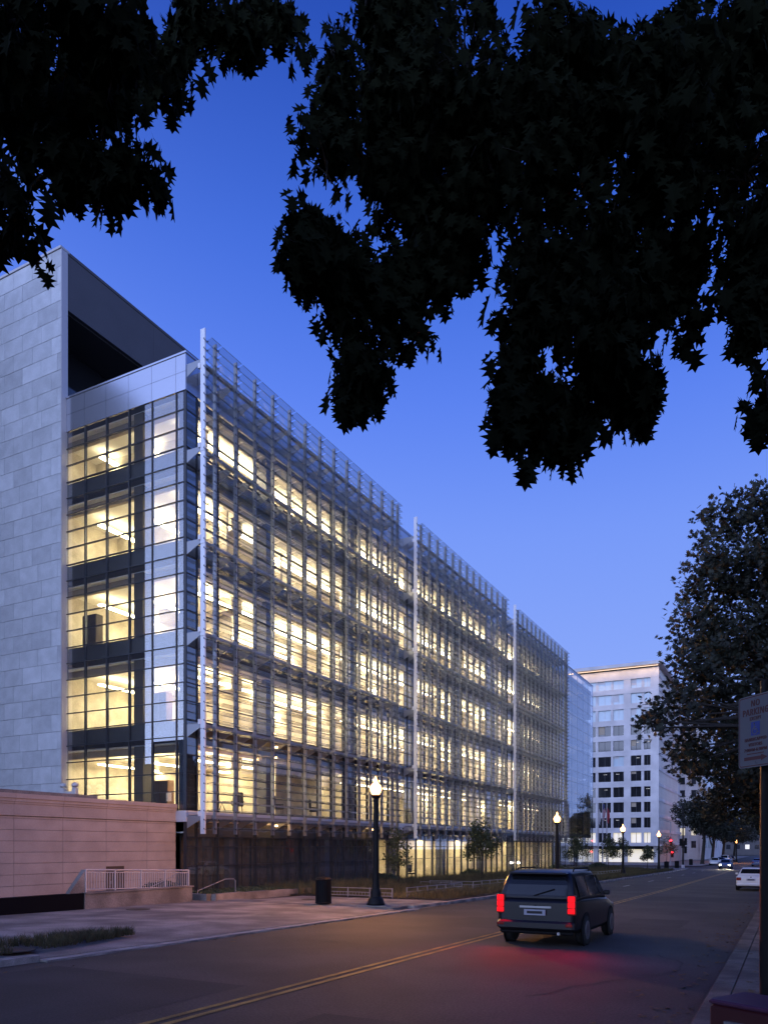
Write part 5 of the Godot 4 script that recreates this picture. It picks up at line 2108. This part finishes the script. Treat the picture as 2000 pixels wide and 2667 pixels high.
func make_trees() -> void:
	# the oak overhead: its trunk stands beside the viewer, its boughs reach over the road
	var oak := thing("oak_tree", "great oak overhead, its lobed leaves in black silhouette against blue sky", "tree", Vector3(2.6, 0, 0.8))
	bough_wood = Geo.new()
	bough(Vector3(-6.97, 9.95, -4.81), Vector3(-5.44, 9.71, -5.36), 0.50, 0.45)
	bough(Vector3(-7.71, 10.25, -5.55), Vector3(-6.29, 10.15, -6.01), 0.61, 0.36)
	bough(Vector3(-6.35, 7.86, -4.57), Vector3(-5.94, 7.64, -4.55), 0.34, 0.25)
	bough(Vector3(-6.83, 9.18, -5.45), Vector3(-5.68, 8.73, -5.78), 0.34, 0.24)
	bough(Vector3(-6.73, 11.23, -6.63), Vector3(-6.11, 10.79, -6.65), 0.38, 0.22)
	bough(Vector3(-6.69, 12.20, -7.21), Vector3(-5.81, 11.73, -7.36), 0.34, 0.26)
	bough(Vector3(-6.30, 12.92, -7.99), Vector3(-5.59, 12.39, -8.02), 0.20, 0.17)
	bough(Vector3(-4.71, 11.28, -7.69), Vector3(-4.64, 9.42, -7.42), 0.24, 0.43)
	bough(Vector3(-4.77, 8.77, -7.10), Vector3(-4.36, 8.26, -7.02), 0.27, 0.46)
	bough(Vector3(-4.49, 12.62, -8.94), Vector3(-4.30, 10.19, -8.70), 0.75, 0.87)
	bough(Vector3(-4.47, 8.62, -7.82), Vector3(-4.20, 7.79, -7.66), 0.57, 0.46)
	bough(Vector3(-4.13, 7.33, -7.43), Vector3(-4.09, 6.82, -7.16), 0.36, 0.17)
	bough(Vector3(-3.90, 8.00, -7.89), Vector3(-3.62, 7.66, -7.74), 0.29, 0.15)
	bough(Vector3(-3.86, 9.85, -8.71), Vector3(-3.44, 9.23, -8.60), 0.46, 0.34)
	bough(Vector3(-4.03, 9.10, -8.28), Vector3(-3.57, 8.62, -8.20), 0.44, 0.25)
	bough(Vector3(-3.36, 11.23, -8.40), Vector3(-2.98, 9.63, -8.29), 0.81, 0.60)
	bough(Vector3(-2.27, 10.92, -8.41), Vector3(-2.07, 8.96, -8.23), 0.77, 0.72)
	bough(Vector3(-1.20, 10.29, -8.41), Vector3(-1.08, 8.64, -8.20), 0.72, 0.68)
	bough(Vector3(-0.46, 10.81, -9.36), Vector3(-0.40, 9.06, -9.10), 0.72, 0.61)
	bough(Vector3(-2.28, 8.23, -8.07), Vector3(-2.34, 7.47, -7.76), 0.42, 0.40)
	bough(Vector3(-1.67, 7.92, -7.93), Vector3(-1.66, 6.83, -7.68), 0.54, 0.49)
	bough(Vector3(-2.31, 6.59, -7.14), Vector3(-2.19, 5.72, -6.96), 0.28, 0.16)
	bough(Vector3(-1.99, 6.40, -7.54), Vector3(-1.85, 5.91, -7.35), 0.41, 0.16)
	bough(Vector3(-1.54, 6.87, -8.23), Vector3(-1.35, 6.49, -8.06), 0.34, 0.21)
	bough(Vector3(-1.17, 8.48, -8.87), Vector3(-1.18, 7.50, -8.59), 0.56, 0.30)
	bough(Vector3(-0.46, 8.20, -8.57), Vector3(-0.32, 7.56, -8.37), 0.45, 0.28)
	bough(Vector3(-0.36, 7.33, -8.28), Vector3(-0.22, 6.82, -8.10), 0.24, 0.13)
	bough(Vector3(-0.17, 6.34, -8.04), Vector3(-0.15, 5.91, -7.81), 0.10, 0.08)
	# unseen boughs added above and behind the viewer to screen off the afterglow
	for k in 84:
		var a := rng.randf_range(-0.2, PI + 0.2)
		var rr := rng.randf_range(1.0, 12.0)
		var c := Vector3(-1.0 + cos(a) * rr * 1.2, rng.randf_range(3.6, 12.5), 1.5 + sin(a) * rr)
		bough(c, c + Vector3(rng.randf_range(-1.2, 1.2), -rng.randf_range(0.3, 1.6), rng.randf_range(-1.2, 1.2)), 1.3, 1.0)
	for q in [Vector3(-6.5, 12.2, -6.0), Vector3(-3.0, 11.5, -8.2), Vector3(-0.8, 10.6, -8.4), Vector3(-4.8, 12.5, -8.6), Vector3(-6.9, 10.2, -4.6), Vector3(5.5, 10, 4), Vector3(1, 11, 6)]:
		var a := Vector3(2.6, 5.2, 0.8)
		bough_wood.tube([a, a.lerp(q, 0.4) + Vector3(0, 2.2, 0), a.lerp(q, 0.75) + Vector3(0, 1.5, 0), q], [0.20, 0.13, 0.08, 0.03], 8)
	var trunk := Geo.new()
	trunk.tube([Vector3(2.6, -0.1, 0.8), Vector3(2.6, 0.5, 0.8), Vector3(2.62, 3.0, 0.8), Vector3(2.6, 5.6, 0.8), Vector3(2.5, 9.5, 0.9), Vector3(2.3, 13.0, 1.0)], [0.55, 0.42, 0.36, 0.32, 0.2, 0.06], 14)
	part("trunk", trunk, M.bark, oak)
	part("boughs", bough_wood, M.bark, oak)
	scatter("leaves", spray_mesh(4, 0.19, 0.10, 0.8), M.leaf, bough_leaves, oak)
	rebase(oak, Vector3(2.6, 0, 0.8))
	# trees along the right-hand pavement
	var sp := spray_mesh(7, 0.175, 0.2, 0.3)
	var wide := simple_spray(14, 0.34, 0.34)
	tree("street_tree", "tall dark street tree filling the right edge behind the sign", "tree", Vector3(3.6, gz(-28), -28.5), 13.5, 0.3, [
		[Vector3(-5.4, 13.0, 0.3), Vector3(1.15, 1.0, 1.6)], [Vector3(-4.2, 12.9, 0.6), Vector3(1.3, 1.3, 1.6)], [Vector3(-5.3, 11.0, 1.1), Vector3(1.7, 1.4, 1.8)], [Vector3(-5.9, 9.3, 1.6), Vector3(1.35, 1.3, 1.6)],
		[Vector3(-4.4, 9.6, -0.2), Vector3(2.0, 1.9, 2.4)], [Vector3(-5.9, 7.5, 3.2), Vector3(1.3, 1.2, 1.6)], [Vector3(-4.8, 7.1, 1.6), Vector3(2.0, 1.7, 2.2)], [Vector3(-6.6, 6.2, 4.9), Vector3(0.85, 0.75, 1.0)], [Vector3(-6.9, 5.7, 6.2), Vector3(0.55, 0.5, 0.7)],
		[Vector3(-5.4, 5.1, 3.0), Vector3(1.6, 1.2, 1.9)], [Vector3(-6.1, 5.0, 4.6), Vector3(0.85, 0.75, 1.0)], [Vector3(-2.6, 11.2, 0.5), Vector3(2.4, 2.2, 2.5)], [Vector3(-2.2, 7.4, 0.5), Vector3(2.4, 2.2, 2.5)], [Vector3(0.4, 9.5, 0.0), Vector3(3.2, 3.0, 3.2)]], 7000, sp, M.leaf_mid, "street trees on the right pavement")
	tree("street_tree", "lower dark street tree behind the sign post, over the parked white car", "tree", Vector3(3.0, gz(-38), -38.0), 10.5, 0.24, [
		[Vector3(-3.6, 6.2, 3.5), Vector3(2.2, 1.9, 2.4)], [Vector3(-4.3, 4.9, 2.6), Vector3(1.7, 1.2, 1.8)], [Vector3(-5.6, 4.2, 2.2), Vector3(1.0, 0.8, 1.2)], [Vector3(-2.2, 4.8, 1.0), Vector3(2.0, 1.4, 2.2)], [Vector3(0, 7.5, 0), Vector3(3.0, 2.4, 3.0)]], 4200, sp, M.leaf_mid, "street trees on the right pavement")
	var i := 0
	var who := ["third street tree on the right, beyond the parked white saloon", "fourth street tree on the right, a dark mass before the junction", "fifth street tree on the right, close to the junction"]
	for z in [-56.0, -76.0, -98.0]:
		tree("street_tree", who[i], "tree", Vector3(2.2, gz(z), z), 11.0, 0.26, [
			[Vector3(-2.2, 6.6, 0), Vector3(2.8, 2.0, 3.2)], [Vector3(-3.4, 4.9, 1.0), Vector3(1.6, 1.2, 2.2)], [Vector3(0.5, 8.6, 0), Vector3(3.2, 2.6, 3.2)], [Vector3(-0.5, 5.6, -1.5), Vector3(2.6, 1.6, 2.6)]], 1700, wide, M.leaf_mid, "street trees on the right pavement")
		i += 1
	# trees past the junction close the view
	who = ["big street tree on the left past the junction, trunk beside a bin", "street tree behind the big one on the left past the junction", "dark street tree far down the left row", "last dark tree far down the left row", "dark street tree on the right past the junction", "second dark tree on the right past the junction", "farthest dark tree on the right", "dark tree closing the end of the street"]
	i = 0
	for q in [[-14.6, -160.0, 13.5], [-14.8, -184.0, 12.5], [-14.6, -212.0, 12.5], [-14.0, -248.0, 13.0], [1.8, -152.0, 12.5], [1.8, -182.0, 12.5], [1.6, -220.0, 13.0], [-6.0, -330.0, 16.0]]:
		var s: float = q[2] / 12.0
		tree("far_tree", who[i], "tree", Vector3(q[0], gz(q[1]), q[1]), q[2], 0.36, [
			[Vector3(1.8, 7.0, 0) * s, Vector3(4.4, 2.4, 4.4) * s], [Vector3(-1.6, 8.6, 1) * s, Vector3(3.6, 2.6, 3.8) * s], [Vector3(0.4, 10.4, 0) * s, Vector3(3.6, 2.2, 3.4) * s], [Vector3(3.2, 5.2, 1.2) * s, Vector3(2.4, 1.2, 2.6) * s]], 1500, wide, M.leaf_mid, "dark trees past the junction")
		i += 1
